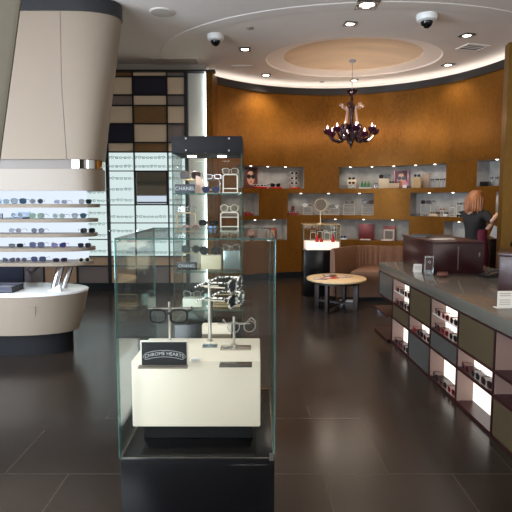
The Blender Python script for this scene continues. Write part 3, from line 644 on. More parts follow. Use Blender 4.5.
tag(m.build('glass_dish', glassmat('smoky_glass', (.55, .62, .6), 2.2, .02, .15, (60, 70, 70)), None, (2.27, 4.1, TZ+.326)), 'low oval smoked glass dish on the right burgundy cabinet', 'dish')
m = MB(); m.bb(-.07, .07, -.004, .004, 0, .125); t = tag(m.build('sign_card', M_ACR, None, (2.11, 3.80, TZ), R(-26)), 'tall acrylic price card standing before the right burgundy cabinet', 'sign')
CRD = thing('price_card', 'white printed card in front of the right burgundy cabinet, left one', 'card', (at(505, 312, 3.45).x, 3.45, TZ), .05)
m = MB(); m.bb(-.058, .05, -.003, .003, 0, .125); m.bb(-.058, .05, -.003, .06, 0, .004); m.build('card', mat('white_card', (218, 212, 202), .5), CRD)
m = MB()
for z in (.105, .09, .06, .045, .03): m.bb(-.045, .035, -.0042, -.003, z, z+.004)
m.build('print', mat('grey_print', (120, 116, 110), .6), CRD)
CR2 = copy_tree(CRD); CR2.location = (at(523, 312, 3.45).x, 3.42, TZ); CR2['label'] = 'white printed card at the extreme right edge, beside its twin'
p = atz(417.5, 272.5, TZ)
CR3 = thing('price_card', 'small white folded card near the far end of the counter', 'card', p, -.1)
m = MB(); m.bb(-.042, .042, -.003, .003, 0, .09); m.box((0, .022, .044), (.084, .003, .09), 0, Matrix.Rotation(R(25), 3, 'X')); m.build('card', MATS['white_card'], CR3)
m = MB()
for z in (.065, .05, .035): m.bb(-.03, .03, -.0042, -.003, z, z+.004)
m.build('print', MATS['grey_print'], CR3)
p = atz(427.5, 273.5, TZ)+Vector((-.01, -.06, 0))
AC = thing('brand_stand', 'tall clear acrylic block with a dark card, beside the small white card', 'sign', p, -.1)
m = MB(); m.bb(-.042, .042, -.02, .02, 0, .19, 0, .003); m.build('block', M_ACR, AC); m = MB(); m.bb(-.034, .034, -.024, -.021, .05, .175); m.build('card', mat('brown_card', (70, 52, 50), .5), AC)
m = MB(); m.tube([(.012*math.cos(a_*math.pi/8), -.0255, .13+.012*math.sin(a_*math.pi/8)) for a_ in range(16)], .0015, 5, 0, True); m.build('logo', M_WHT, AC)
p = atz(442.5, 277, TZ)
m = MB(); m.ball((0, 0, .022), (.062, .04, .022), 0, 16); m.bb(-.05, .05, -.01, .012, .036, .05); tag(m.build('glasses_case', mat('brown_case', (104, 66, 56), .35), None, p, .1), 'small oval brown spectacle case on the grey counter', 'glasses case')
p = atz(489, 277, TZ)
TP = thing('desk_phone', 'small black desk telephone on the counter between the two burgundy cabinets', 'telephone', (p.x+.0, p.y, TZ), .2)
m = MB(); m.extr([(-.085, 0), (.085, 0), (.085, .06), (-.085, .02)], -.07, .07); m.build('base', M_BLKP, TP)
m = MB(); m.tube([(-.06, -.05, .05), (-.03, -.05, .062), (.05, -.05, .078), (.075, -.05, .075)], [.018, .011, .011, .018], 8); m.build('handset', mat('dark_grey_plastic', (52, 52, 56), .3), TP)
# brown chair seen behind the counter
BC = thing('office_chair', 'dark brown chair back standing behind the counter, right of the burgundy cabinet', 'chair', (2.98, 5.6, 0), R(-20))
m = MB(); m.box((0, .0, .46), (.46, .44, .08), 0, None, .03); m.build('seat', mat('chair_brown', (84, 56, 34), .6), BC); m = MB(); m.box((0, .22, .78), (.44, .06, .42), 0, Matrix.Rotation(R(-8), 3, 'X'), .025); m.build('backrest', MATS['chair_brown'], BC)
m = MB(); m.bb(-.02, .02, .19, .22, .3, .62); m.build('back_bracket', M_BLKP, BC)
m = MB(); m.tube(((0, 0, .06), (0, 0, .43)), .025, 10); m.build('gas_column', M_BLKP, BC)
for i in range(5):
    a_ = 2*math.pi*i/5; m = MB(); m.tube(((0, 0, .09), (.26*math.cos(a_), .26*math.sin(a_), .05)), .016, 6); m.ball((.26*math.cos(a_), .26*math.sin(a_), .027), .027); m.build('leg', M_BLKP, BC)
# ------------------------------------------------------------------ tall glass tower behind the front case
TW = thing('display_tower', 'tall glass display tower with dark header, standing behind the front glass case', 'display case', (0, 0, 0))
tx0, tx1, ty0, ty1 = -.50, -.083, 3.0, 3.38
m = MB(); m.bb(tx0, tx1, ty0, ty1, 0, .84, 0, .004); m.build('base', M_GLOSSBLK, TW)
m = MB(); m.bb(tx0, tx1, ty0, ty1, 1.877, 1.976, 0, .002); hd = m.build('header', mat('charcoal_header', (24, 24, 28), .6, spec=.2), TW)
for bx in (190-4, 229):
    for by in (138.5, 150.5):
        p = at(bx, by, 3.0); m = MB()
        m.loft([[p+Vector((.006*math.cos(a_*math.pi/5), d, .006*math.sin(a_*math.pi/5))) for a_ in range(10)] for d in (0, -.006)]); m.build('bolt', M_CHROME, hd)
for q in ((tx0, tx1, ty0, ty0+.006), (tx0, tx1, ty1-.006, ty1), (tx0, tx0+.006, ty0+.006, ty1-.006), (tx1-.006, tx1, ty0+.006, ty1-.006)):
    m = MB(); m.pane(*q, .84, 1.877); m.build('glass_pane', [M_GLASS, M_EDGE], TW)
TS = [at(200, 193, 3.02).z, 1.405, at(200, 271, 3.02).z, at(200, 309.5, 3.02).z]
for z in TS:
    m = MB(); m.pane(tx0+.007, tx1-.007, ty0+.01, ty1-.01, z-.009, z-.001); m.build('glass_shelf', [M_GLASS, M_EDGE], TW)
    for bx in (tx0+.02, tx1-.02):
        m = MB(); m.lathe([(.006, -.012), (.006, -.0085)], 8, (bx, ty0+.02, z)); m.build('shelf_pin', M_CHROME, TW)
for bx in (192, 222):
    p = at(bx, 155, 3.18); m = MB(); m.lathe([(.028, -.008), (.03, 0)], 16, (p.x, 3.18, 1.876)); m.build('spot_light', glow('tower_led', (255, 250, 236), 6), hd)
    lamp('tower_beam', 'SPOT', (p.x, 3.18, 1.86), 5, (1, .93, .82), .02, (0, 0, 0), TW, spot_size=R(110), spot_blend=.6)
def loop_stand(loc, w_, h_, label, mt, group=None, bars=1, d=.05):
    t = thing('eyewear_stand', label, 'stand', loc, 0, group); m = MB()
    m.tube([(-w_/2, 0, .006), (-w_/2, 0, h_-.01), (-w_/2+.01, 0, h_), (w_/2-.01, 0, h_), (w_/2, 0, h_-.01), (w_/2, 0, .006)], .004, 6)
    for i in range(bars): z = h_*(.25+.5*i); m.tube([(-w_/2, 0, z), (w_/2, 0, z)], .003, 6)
    m.build('frame', mt, t); m = MB(); m.bb(-w_/2-.006, w_/2+.006, -d/2, d/2, 0, .006); m.build('base', mt, t); return t
def placard(loc, w_, h_, txt, label, mt, tm=M_WHT, th=.012, cat='sign'):
    t = thing('name_plate', label, cat, loc); m = MB(); m.bb(-w_/2, w_/2, 0, th, 0, h_, 0, .001); m.build('plate', mt, t)
    if txt: text(txt, h_*.58, 'lettering', tm, t, (0, -.0012, h_/2))
    return t
M_WFR = mat('white_metal', (222, 216, 200), .35); M_BRONZ = mat('pale_gold_metal', (206, 184, 140), .3, metal=.6)
lvl = ['top', 'second', 'third', 'lowest']
Yt = 3.12
def tx(px_): return at(px_, 220, Yt).x
for i, (xa, xb, h_, bars) in enumerate([(223.5, 237.5, .11, 1)]):
    loop_stand((tx(230.5), Yt, TS[0]), .088, .115, 'white loop eyewear stand at the right of the top tower shelf', M_WFR, None, 1)
eyewear('square', (190, 184, 170), CLEAR, (tx(230.5), Yt-.012, TS[0]+.116), 0, 'pale frame on the white loop stand, top tower shelf', 'eyeglasses', None, True, .72)
placard((tx(186.5), Yt-.05, TS[0]), .122, .054, 'CHANEL', 'dark brand plate with white capitals on the top tower shelf', mat('slate_plate', (66, 66, 78), .4), mat('silver_letter', (200, 200, 205), .3))
loop_stand((tx(190), Yt+.05, TS[0]), .1, .085, 'loop stand behind the brand plate on the top tower shelf', M_BRONZ)
eyewear('square', (96, 70, 60), (60, 42, 44), (tx(190), Yt+.035, TS[0]+.087), 0, 'brown square sunglasses above the brand plate, top tower shelf', 'sunglasses', None, True, .95)
m = MB(); m.extr([(-.03, 0), (.04, 0), (.0, .1), (-.03, .11)], -.015, .02); tag(m.build('fabric_prop', mat('blush_prop', (222, 188, 170), .6), None, (tx(201), Yt+.02, TS[0])), 'blush coloured display wedge right of the brand plate, top tower shelf', 'display prop')
eyewear('aviator', (40, 40, 60), (46, 52, 92), (tx(211.5), Yt-.03, TS[0]), .1, 'blue tinted sunglasses in the middle of the top tower shelf', 'sunglasses', None, True, .8)
loop_stand((tx(212), Yt+.14, TS[0]), .08, .09, 'clear loop stand behind the blue sunglasses, top tower shelf', M_ACR)
eyewear('rect', (200, 200, 215), CLEAR, (tx(212), Yt+.125, TS[0]+.092), 0, 'clear frame standing behind the blue sunglasses, top tower shelf', 'eyeglasses', None, True, .8)
# second shelf
loop_stand((tx(187), Yt-.02, TS[1]), .115, .115, 'pale gold loop stand at the left of the second tower shelf', M_BRONZ)
eyewear('square', (60, 48, 40), CLEAR, (tx(187), Yt-.035, TS[1]+.117), 0, 'dark rimmed frame on the pale gold stand, second tower shelf', 'eyeglasses', None, True, .8, tort=True)
eyewear('round', (160, 120, 110), (150, 118, 112), (tx(192), Yt-.06, TS[1]), 0, 'rose sunglasses at the foot of the pale gold stand, second tower shelf', 'sunglasses', None, True, .9)
eyewear('rect', (24, 24, 26), (24, 26, 26), (tx(208.5), Yt-.02, TS[1]+.035), .05, 'black sunglasses in the middle of the second tower shelf', 'sunglasses', None, True, .95)
m = MB(); m.bb(-.045, .045, -.0, .05, 0, .03); m.bb(-.05, .05, -.005, .055, .03, .0345); tag(m.build('riser', M_ACR, None, (tx(208.5), Yt-.02, TS[1])), 'clear acrylic riser under the black sunglasses, second tower shelf', 'display prop')
loop_stand((tx(229.5), Yt, TS[1]), .108, .118, 'white loop stand at the right of the second tower shelf', M_WFR, None, 2)
eyewear('round', (206, 190, 160), CLEAR, (tx(229.5), Yt-.012, TS[1]+.12), 0, 'pale gold round frame on the stand, right of the second tower shelf', 'eyeglasses', None, True, .95)
m = MB(); m.bb(-.02, .0, 0, .004, 0, .035); m.bb(.014, .022, 0, .004, 0, .035); tag(m.build('price_tag', mat('blue_tag', (120, 160, 220), .4), None, (tx(213), Yt-.08, TS[1])), 'small blue and white price tag at the front of the second tower shelf', 'price tag')
# third shelf
placard((tx(187.5), Yt-.05, TS[2]), .125, .048, 'CHANEL', 'black brand plate with white capitals on the third tower shelf', M_BLKP, mat('silver_letter', (200, 200, 205), .3))
loop_stand((tx(190), Yt+.03, TS[2]), .11, .095, 'loop stand behind the black brand plate on the third tower shelf', M_BRONZ)
eyewear('round', (50, 54, 50), (58, 66, 60), (tx(190), Yt+.015, TS[2]+.097), 0, 'grey green round sunglasses above the black brand plate, third tower shelf', 'sunglasses', None, True, 1.0)
tbox('jewel_box', 'cream box carrying round black sunglasses on the third tower shelf', 'box', (tx(211), Yt+.0, TS[2]), (.125, .06, .088), mat('cream_box', (206, 190, 160), .5))
eyewear('round', (16, 20, 20), (20, 28, 28), (tx(210), Yt-.025, TS[2]+.089), .05, 'round black sunglasses on the cream box, third tower shelf', 'sunglasses', None, True, 1.08)
tbox('mirror_block', 'mirrored display block at the right of the third tower shelf', 'display prop', (tx(231.5), Yt+.02, TS[2]), (.105, .06, .115), mat('frosted_mirror', (150, 160, 160), .22, metal=.7))
eyewear('cat', (70, 60, 50), CLEAR, (tx(231), Yt-.005, TS[2]+.116), 0, 'patterned cat eye frame on the mirrored block, third tower shelf', 'eyeglasses', None, True, .8, tort=True)
# lowest visible shelf
tbox('jewel_box', 'white wedge box at the left of the lowest visible tower shelf', 'box', (tx(192), Yt, TS[3]), (.12, .07, .055), mat('ivory_box', (214, 208, 190), .5))
eyewear('round', (150, 150, 140), CLEAR, (tx(192), Yt-.03, TS[3]+.056), 0, 'silver round frame on the white wedge box, lowest visible tower shelf', 'eyeglasses', None, True, .95)
loop_stand((tx(226), Yt, TS[3]), .16, .075, 'wide low loop stand at the right of the lowest visible tower shelf', M_BRONZ)
tbox('pale_cylinder_box', 'small upright mint box on the lowest visible tower shelf', 'box', (tx(206), Yt+.04, TS[3]), (.035, .035, .07), mat('mint_box', (176, 210, 200), .4))
# ------------------------------------------------------------------ front glass case
GC = thing('glass_display_case', 'tall clear glass display case on a glossy black base, front and centre', 'display case', (0, 0, 0))
gx0, gx1, gy0, gy1, gz0, gz1 = -.512, .07, 1.8, 2.5, .634, 1.456
m = MB(); m.bb(gx0, gx1, gy0, gy1, 0, gz0-.002, 0, .004); m.build('base', M_GLOSSBLK, GC)
for nm, q in (('front_glass', (gx0, gx1, gy0, gy0+.006)), ('back_glass', (gx0, gx1, gy1-.006, gy1)), ('left_glass', (gx0, gx0+.006, gy0+.006, gy1-.006)), ('right_glass', (gx1-.006, gx1, gy0+.006, gy1-.006))):
    m = MB(); m.pane(*q, gz0-.001, gz1); m.build(nm, [M_GLASS, M_EDGE], GC)
m = MB(); m.pane(gx0, gx1, gy0, gy1, gz1+.0005, gz1+.0065); m.build('top_glass', [M_GLASS, M_EDGE], GC)
m = MB()
for q in ((gx0-.001, gy0-.001), (gx1+.001, gy0-.001), (gx0-.001, gy1+.001), (gx1+.001, gy1+.001)): m = MB(); m.tube(((q[0], q[1], gz0), (q[0], q[1], gz1)), .0014, 4); m.build('glass_edge', M_EDGE, GC)
for q in ((gx0, gx1, gy0), (gx0, gx1, gy1)): m = MB(); m.tube(((q[0], q[2], gz1+.004), (q[1], q[2], gz1+.004)), .0014, 4); m.build('glass_edge', M_EDGE, GC)
pass
for q in ((gx0+.012, gy0+.012), (gx1-.02, gy0+.012), (gx1-.02, gy1-.02)):
    m = MB(); m.lathe([(.009, 0), (.009, .003)], 12, (q[0], q[1], gz1-.004)); m.build('corner_clamp', M_BRUSH, GC)
m = MB(); m.box((gx1-.012, gy0-.002, gz0+.005), (.016, .006, .028)); m.build('hinge', M_BRUSH, GC)
m = MB(); m.bb(gx1-.16, gx1-.03, gy0-.003, gy0, gz0-.028, gz0-.024); m.build('lock_strip', M_CHROME, GC)
PZ = at(131, 361, 1.9).z; PB = at(131, 427, 1.9).z; PYB = atz(147, 338, PZ).y; PXL = at(131, 361, 1.9).x; PXR = at(260.5, 361, 1.9).x
PD = thing('light_pedestal', 'glowing white display pedestal inside the front glass case', 'pedestal', (0, 0, 0))
M_PED = mat('lit_white_acrylic', (214, 202, 182), .4, emit=.07, emit_rgb=(255, 240, 215))
m = MB(); m.bb(PXL, PXR, 1.9, PYB, PB, PZ, 0, .006); m.build('body', M_PED, PD)
m = MB(); m.bb(PXL+.03, PXR-.03, 1.96, PYB-.02, .6345, PB-.0005); m.build('foot', M_BLKP, PD)
lamp('case_glow', 'AREA', (-.24, 2.15, 1.44), .9, (1, .97, .9), .4, (0, 0, 0), GC, size_y=.3)
def tstand(loc, h_, w_, label, r_=.006):
    t = thing('eyewear_stand', label, 'stand', loc); m = MB(); m.lathe([(.014, 0), (.014, .003), (r_, .006)], 12); m.tube(((0, 0, .004), (0, 0, h_+.03)), r_, 8); m.build('post', M_BRUSH, t)
    m = MB(); m.tube(((-w_/2, 0, h_), (w_/2, 0, h_)), .0035, 6); m.build('cross_bar', M_BRUSH, t); return t
p = atz(170, 341, PZ); bar = at(170, 308.5, p.y)
tstand(p, bar.z-PZ, .19, 'metal T stand holding black eyeglasses in the front case')
eyewear('square', (14, 14, 16), CLEAR, (p.x, p.y-.036, bar.z-.060), 0, 'black rimmed eyeglasses on the T stand in the front case', 'eyeglasses', None, True, 1.22, thick=.0045)
p = atz(210, 334+7, PZ); bar = at(210, 286, p.y)
p = Vector((p.x, p.y, PZ)); tstand(p, bar.z-PZ, .08, 'tall metal T stand carrying two patterned frames in the front case', .008)
eyewear('square', (190, 182, 165), (34, 34, 48), (at(237, 290, p.y-.04).x, p.y-.05, at(237, 291, p.y-.04).z), R(72), 'upper patterned sunglasses with dark lenses on the tall stand', 'sunglasses', None, True, 1.15, thick=.0036, tort=True)
eyewear('square', (190, 182, 165), CLEAR, (at(238, 302, p.y-.04).x, p.y-.05, at(238, 306, p.y-.04).z), R(68), 'lower patterned clear eyeglasses on the tall stand', 'eyeglasses', None, True, 1.15, thick=.0036, tort=True)
for yq in (286.5, 299.5):
    m = MB(); zq = at(210, yq, p.y).z; m.tube(((-.02, -.004, 0), (.07, -.03, 0)), .004, 6); tag(m.build('stand_peg', M_BRUSH, None, (p.x, p.y-.01, zq)), ('upper' if yq < 290 else 'lower')+' metal peg on the tall stand holding patterned eyewear', 'peg')
p = atz(234, 345, PZ); bar = at(234, 323.5, p.y)
tstand(p, bar.z-PZ, .14, 'short metal T stand with a wire frame at the right of the front case')
eyewear('round', (150, 140, 130), CLEAR, (p.x+.035, p.y-.045, bar.z-.03), R(12), 'thin wire eyeglasses on the short stand in the front case', 'eyeglasses', None, True, 1.05, thick=.0014)
p = atz(164, 367, PZ); sg = thing('name_plate', 'black sign in a pale frame with white scroll lettering, front of the white pedestal', 'sign', (p.x, p.y+.01, PZ))
sw = 49*p.y/500*1.0; sh = .098
m = MB(); m.bb(-sw/2, sw/2, 0, .01, .0, sh, 0, .001); m.build('frame', mat('pale_frame', (214, 208, 192), .35), sg)
m = MB(); m.bb(-sw/2+.005, sw/2-.005, -.0015, 0, .005, sh-.005); m.build('panel', mat('sign_black', (26, 25, 26), .45), sg)
m = MB(); m.bb(-sw/2-.004, sw/2, -.03, -.004, 0, .006); m.build('base_strip', mat('dark_strip', (128, 116, 104), .4), sg)
ML = mat('sign_white', (205, 205, 205), .4)
text('CHROME HEARTS', .0185, 'lettering', ML, sg, (0, -.0022, sh*.5), bend=2.2, ext=.0004)
m = MB(); a_ = sw*.385; k = 2.2
up_ = [(x, -.0022, sh*.5+.0125-k*x*x) for x in [a_*(i/8-1) for i in range(17)]]; dn = [(x, -.0022, sh*.5-.0125-k*x*x) for x in [a_*(1-i/8) for i in range(17)]]
m.tube(up_+[(a_+.012, -.0022, sh*.5-.002-k*a_*a_)]+dn+[(-a_-.012, -.0022, sh*.5-.002-k*a_*a_)], .0008, 4, 0, True); m.build('scroll_outline', ML, sg)
# mirrored plates and blocks on the pedestal
def plate(x0_, x1_, y_, d, label, mt, h_=.006):
    a = atz(x0_, y_, PZ); b = atz(x1_, y_, PZ); m = MB(); m.bb(a.x, b.x, a.y, a.y+d, PZ, PZ+h_, 0, .001); return tag(m.build('mirror_plate', mt, None), label, 'plate')
plate(219, 252, 367.5, .05, 'small dark mirror plate at the right front of the white pedestal', mat('dark_mirror', (120, 112, 104), .15, metal=.8))
plate(220, 251, 350.5, .06, 'pale mirror plate under the short stand on the pedestal', mat('pale_mirror', (190, 180, 168), .15, metal=.8))
plate(202, 217, 348, .045, 'small blue grey mirror plate in the middle of the pedestal', mat('blue_mirror', (150, 165, 170), .15, metal=.8))
plate(191, 199, 362, .02, 'tiny white price block beside the black sign', M_WHT, .012)
a = at(202, 334, 2.3); b = at(231, 326, 2.3)
m = MB(); m.bb(a.x, b.x, 2.30, 2.36, .6345, a.z, 1); m.bb(a.x, b.x, 2.30, 2.36, a.z, b.z, 0); tag(m.build('lit_block', [M_PED, M_BRUSH], None), 'bright white topped block behind the pedestal, under the tall patterned glasses', 'display prop')
# ------------------------------------------------------------------ chandelier
cp = atz(351.5, 60, HC+.16); cy_ = cp.y; cx_ = cp.x
CX = at(351.5, 120, cy_).x
CHN = thing('chandelier', 'dark ornate glass chandelier with curling arms and small lit bulbs', 'chandelier', (CX, cy_, 0))
def zc(py_): return at(351.5, py_, cy_).z
M_PURP = mat('dark_plum_glass', (40, 22, 34), .12, coat=.5); M_PALE = mat('smoke_glass_scroll', (160, 132, 118), .15, coat=.4)
ztop = HC+.215
m = MB(); m.lathe([(.02, zc(63)), (.06, zc(62)), (.085, zc(58.5)), (.088, zc(57)), (.03, ztop)], 24); m.build('canopy', mat('canopy_grey', (150, 150, 165), .4), CHN)
m = MB(); m.tube(((0, 0, zc(92)), (0, 0, zc(62))), .006, 8); m.build('stem', M_BRUSH, CHN)
m = MB(); m.lathe([(.11, zc(90.5)), (.10, zc(92)), (.05, zc(95)), (.02, zc(97)), (.015, zc(97.5))], 24, cap=False); m.build('upper_dish', M_PURP, CHN)
m = MB(); m.lathe([(.012, zc(96)), (.035, zc(98.5)), (.02, zc(101)), (.04, zc(104)), (.052, zc(108)), (.04, zc(115)), (.022, zc(122)), (.03, zc(126)), (.07, zc(130)), (.085, zc(134)), (.05, zc(138)), (.03, zc(139)), (.045, zc(142)), (.03, zc(145)), (.012, zc(147)), (.014, zc(148.5)), (.003, zc(149.5))], 20); m.build('column', M_PURP, CHN)
for i in range(6):
    a_ = 2*math.pi*i/6+R(8); c, s_ = math.cos(a_), math.sin(a_)
    pts = [(.07, 128), (.12, 123), (.10, 116), (.085, 110), (.11, 106), (.15, 109), (.18, 106), (.20, 104.5)]
    m = MB(); m.tube([(c*r_, s_*r_, zc(y_)) for r_, y_ in pts], [.011, .013, .011, .010, .010, .012, .014, .006], 6); m.ball((c*.195, s_*.195, zc(105.5)), (.045, .045, .035), 0, 8); m.build('scroll_leaf', M_PALE if i % 3 != 1 else M_PURP, CHN)
for i in range(8):
    a_ = 2*math.pi*i/8; c, s_ = math.cos(a_), math.sin(a_); ra = .435
    pts = [(.04, 130), (.10, 126), (.16, 125.5), (.19, 130), (.17, 136), (.20, 140.5), (.27, 141), (.34, 140), (.385, 137), (ra, 133.5)]
    m = MB(); m.tube([(c*r_, s_*r_, zc(y_)) for r_, y_ in pts], [.024, .03, .032, .026, .024, .028, .028, .025, .02, .014], 8)
    m.ball((c*.14, s_*.14, zc(137)), (.025, .025, .035), 0, 8); ar = m.build('arm', M_PURP, CHN)
    m = MB(); m.lathe([(.014, zc(135)), (.058, zc(133.8)), (.08, zc(130.6)), (.07, zc(129.4)), (.03, zc(131)), (.0, zc(131))], 14, (c*ra, s_*ra, 0)); m.build('cup', mat('magenta_glass', (54, 16, 38), .15), ar)
    m = MB(); m.lathe([(.010, zc(131)), (.011, zc(129.4)), (.016, zc(128)), (.010, zc(126.5)), (.001, zc(125))], 10, (c*ra, s_*ra, 0)); m.build('bulb', glow('candle_bulb', (255, 214, 226), 5), ar)
    lamp('bulb_light', 'POINT', (c*ra, s_*ra, zc(125)+.04), 4, (1, .84, .68), .03, (0, 0, 0), CHN)
# ------------------------------------------------------------------ round table, sofa, vitrine
TBL = thing('coffee_table', 'round blond wood coffee table on a dark crossed base', 'table', (1.19, 7.33, 0))
m = MB(); m.lathe([(.42, .425), (.438, .43), (.438, .452), (.43, .456)], 48); m.build('tabletop', M_LTW, TBL)
m = MB(); m.lathe([(.36, .385), (.36, .425)], 40); m.build('apron', M_DARKW, TBL)
for i in range(4):
    a_ = R(45+12)+i*math.pi/2; c, s_ = math.cos(a_), math.sin(a_)
    m = MB(); m.box((c*.31, s_*.31, .193), (.075, .045, .385), 0, Matrix.Rotation(a_, 3, 'Z'), .003); m.build('leg', M_DARKW, TBL)
for i in range(2):
    a_ = R(57)+i*math.pi/2; m = MB(); m.box((0, 0, .055+.032*i), (.56, .04, .03), 0, Matrix.Rotation(a_, 3, 'Z')); m.build('cross_rail', M_DARKW, TBL)
mg = [((190, 60, 50), .0, 'red and white magazine open on the round table', (1.10, 7.28), .3), ((150, 120, 110), 0, 'dull patterned magazine at the left of the round table', (.94, 7.2), -.25), ((176, 150, 140), 0, 'pale leaflet at the right of the magazines on the round table', (1.32, 7.38), .5), ((70, 56, 60), 0, 'dark small booklet behind the magazines on the round table', (1.12, 7.50), .1)]
for i, (c, _, lb, pos, rz) in enumerate(mg):
    t = thing('magazine', lb, 'magazine', (pos[0], pos[1], .457), rz, 'reading matter on the round table')
    m = MB(); m.bb(-.1, .1, -.075, .075, 0, .008, 0, .001); m.build('pages', mat('magazine_%d' % i, c, .4, noise=(22, .5, (1, 1, 1))), t)
    m = MB(); m.bb(-.085, -.01, -.06, .05, .008, .0095); m.build('cover_panel', mat('magazine_white', (206, 196, 186), .5), t)
# banquette
SF = thing('banquette_sofa', 'brown leather corner banquette sofa along the curved wall', 'sofa', (0, 0, 0))
path = [(1.25, 7.80), (1.42, 8.06), (1.62, 8.33), (1.74, 8.47), (1.92, 8.55), (2.2, 8.60), (2.7, 8.63), (3.3, 8.62)]
pv = [Vector((x, y, 0)) for x, y in path]; zb = [.84, .835, .83, .825, .82, .81, .80, .80]
# resample
def resample(P_, n):
    out = []
    for i in range(n):
        t = i/(n-1)*(len(P_)-1); k = min(int(t), len(P_)-2); out.append(P_[k].lerp(P_[k+1], t-k))
    return out
pz = [Vector((a.x, a.y, z)) for a, z in zip(pv, zb)]; rs_ = resample(pz, 70); rings = []
for i, p in enumerate(rs_):
    t = (rs_[min(i+1, 69)]-rs_[max(i-1, 0)]); t.z = 0; t.normalize(); n_ = Vector((-t.y, t.x, 0)); fl = .008*math.sin(i*1.9) if i > 26 else 0
    rings.append([Vector((p.x, p.y, 0))+n_*d+Vector((0, 0, z)) for d, z in ((0, .08), (fl, .3), (.01+fl, .6), (.02+fl, p.z-.05), (.04, p.z-.005), (.06, p.z), (.085, p.z-.02), (.095, p.z-.08), (.095, .08))])
m = MB(); m.loft(rings); m.build('backrest', M_SOFA, SF)
seat = [(1.50, 7.86), (1.62, 7.83), (2.4, 7.83), (3.3, 7.86), (3.3, 8.60), (2.2, 8.58), (1.92, 8.53), (1.76, 8.44)]
def inset(poly, k): c = sum((Vector((x, y)) for x, y in poly), Vector((0, 0)))/len(poly); return [(x+(c.x-x)*k, y+(c.y-y)*k) for x, y in poly]
m = MB(); m.loft([[Vector((x, y, z)) for x, y in inset(seat, k)] for z, k in ((.32, .02), (.345, 0), (.44, 0), (.465, .01), (.475, .04))]); m.build('seat_cushion', M_SOFA, SF)
bs = [(1.27, 7.80), (1.42, 7.79), (3.3, 7.82), (3.3, 8.6), (2.2, 8.58), (1.92, 8.53), (1.74, 8.44), (1.42, 8.03)]
m = MB(); m.prism(bs, .07, .318); m.build('seat_base', mat('brown_leather_base', (94, 68, 52), .6), SF)
m = MB(); m.prism(inset(bs, .05), 0, .07); m.build('plinth', M_BLACK, SF)
p = atz(344, 300, 0); t = thing('floor_box', 'small white box on the floor behind the round table', 'box', (p.x, 7.62, 0), .1)
m = MB(); m.bb(-.11, .11, -.05, .05, 0, .06, 0, .003); m.build('body', M_WHT, t); m = MB(); m.bb(-.08, .08, -.051, -.05, .02, .035); m.build('label_strip', M_TAUPE, t)
p = atz(384, 306, 0); t = thing('floor_box', 'low grey blue device on the floor beside the counter end', 'box', (p.x-.05, 7.1, 0), 0)
m = MB(); m.bb(-.13, .13, -.05, .05, 0, .05, 0, .004); m.build('body', mat('grey_blue_plastic', (150, 162, 170), .3), t); m = MB(); m.bb(-.1, -.02, -.052, -.05, .012, .03); m.build('vent', M_BLKP, t)
VT = thing('jewelry_vitrine', 'black pedestal vitrine with lit white deck and glass box beside the sofa', 'display case', (0, 0, 0))
m = MB(); m.bb(.79, 1.335, 8.22, 8.68, 0, .775, 0, .004); m.build('pedestal', M_GLOSSBLK, VT)
m = MB(); m.bb(.83, 1.375, 8.225, 8.66, .777, .90, 0, .004); m.build('lit_deck', mat('lit_deck_white', (240, 228, 216), .4, emit=.75, emit_rgb=(255, 236, 222)), VT)
for q in ((.79, 1.385, 8.21, 8.215), (.79, 1.385, 8.685, 8.69), (.79, .795, 8.215, 8.685), (1.38, 1.385, 8.215, 8.685)):
    m = MB(); m.pane(*q, .776, 1.19); m.build('glass_pane', [M_GLASS, M_EDGE], VT)
m = MB(); m.bb(.785, 1.39, 8.205, 8.695, 1.191, 1.2); m.build('top_frame', M_BRONZ if 0 else M_GLASS, VT)
m = MB(); 
for q in (((.787, 8.207), (1.388, 8.207)), ((.787, 8.693), (1.388, 8.693)), ((.787, 8.207), (.787, 8.693)), ((1.388, 8.207), (1.388, 8.693))): m.tube(((*q[0], 1.196), (*q[1], 1.196)), .006, 4)
for q in ((.787, 8.207), (1.388, 8.207), (1.34, 8.3)): m.tube(((*q, .78), (*q, 1.19)), .005, 4)
m.build('brass_edge', M_BRONZ, VT)
def vx(px_, y=8.32): return at(px_, 240, y).x
for px_, hgt, lb in ((317, .12, 'left of three red cone displays in the vitrine'), (321.5, .06, 'short middle red block in the vitrine'), (333, .12, 'right of three red cone displays in the vitrine')):
    m = MB(); m.lathe([(.032, 0), (.03, hgt*.4), (.012, hgt), (.004, hgt+.01)], 14); tag(m.build('red_display', M_RED, None, (vx(px_), 8.32, .901)), lb, 'display prop')
for i, (px_, lb) in enumerate(((313, 'leftmost'), (320, 'left middle'), (327, 'right middle'), (334, 'rightmost'))):
    loop_stand((vx(px_, 8.45), 8.45, .901), .09, .15+.02*(i % 2), f'{lb} loop stand inside the vitrine by the sofa', M_WFR, 'loop stands in the vitrine', 1)
    eyewear(('round', 'cat', 'square', 'round')[i], ((210, 190, 170), (60, 40, 40), (200, 200, 200), (90, 70, 60))[i], CLEAR if i % 2 == 0 else (70, 50, 50), (vx(px_, 8.45), 8.435, .901+.153+.02*(i % 2)), 0, f'{lb} eyewear inside the vitrine by the sofa', 'eyeglasses', 'eyewear in the vitrine', True, .7)
MR = thing('table_mirror', 'small round vanity mirror on a gold stem on top of the vitrine', 'mirror', (vx(320), 8.3, 1.203))
m = MB(); m.lathe([(.06, 0), (.06, .008), (.02, .018), (.008, .03)], 20); m.tube(((0, 0, .02), (0, 0, .21)), .006, 8); m.build('stand', M_BRONZ, MR)
m = MB(); m.loft([[Vector((.1*k*math.cos(t), y, .318+.1*k*math.sin(t))) for t in [2*math.pi*i/32 for i in range(32)]] for y, k in ((-.008, .94), (-.008, 1), (.01, 1), (.01, .94))]); m.build('frame', M_BRONZ, MR)
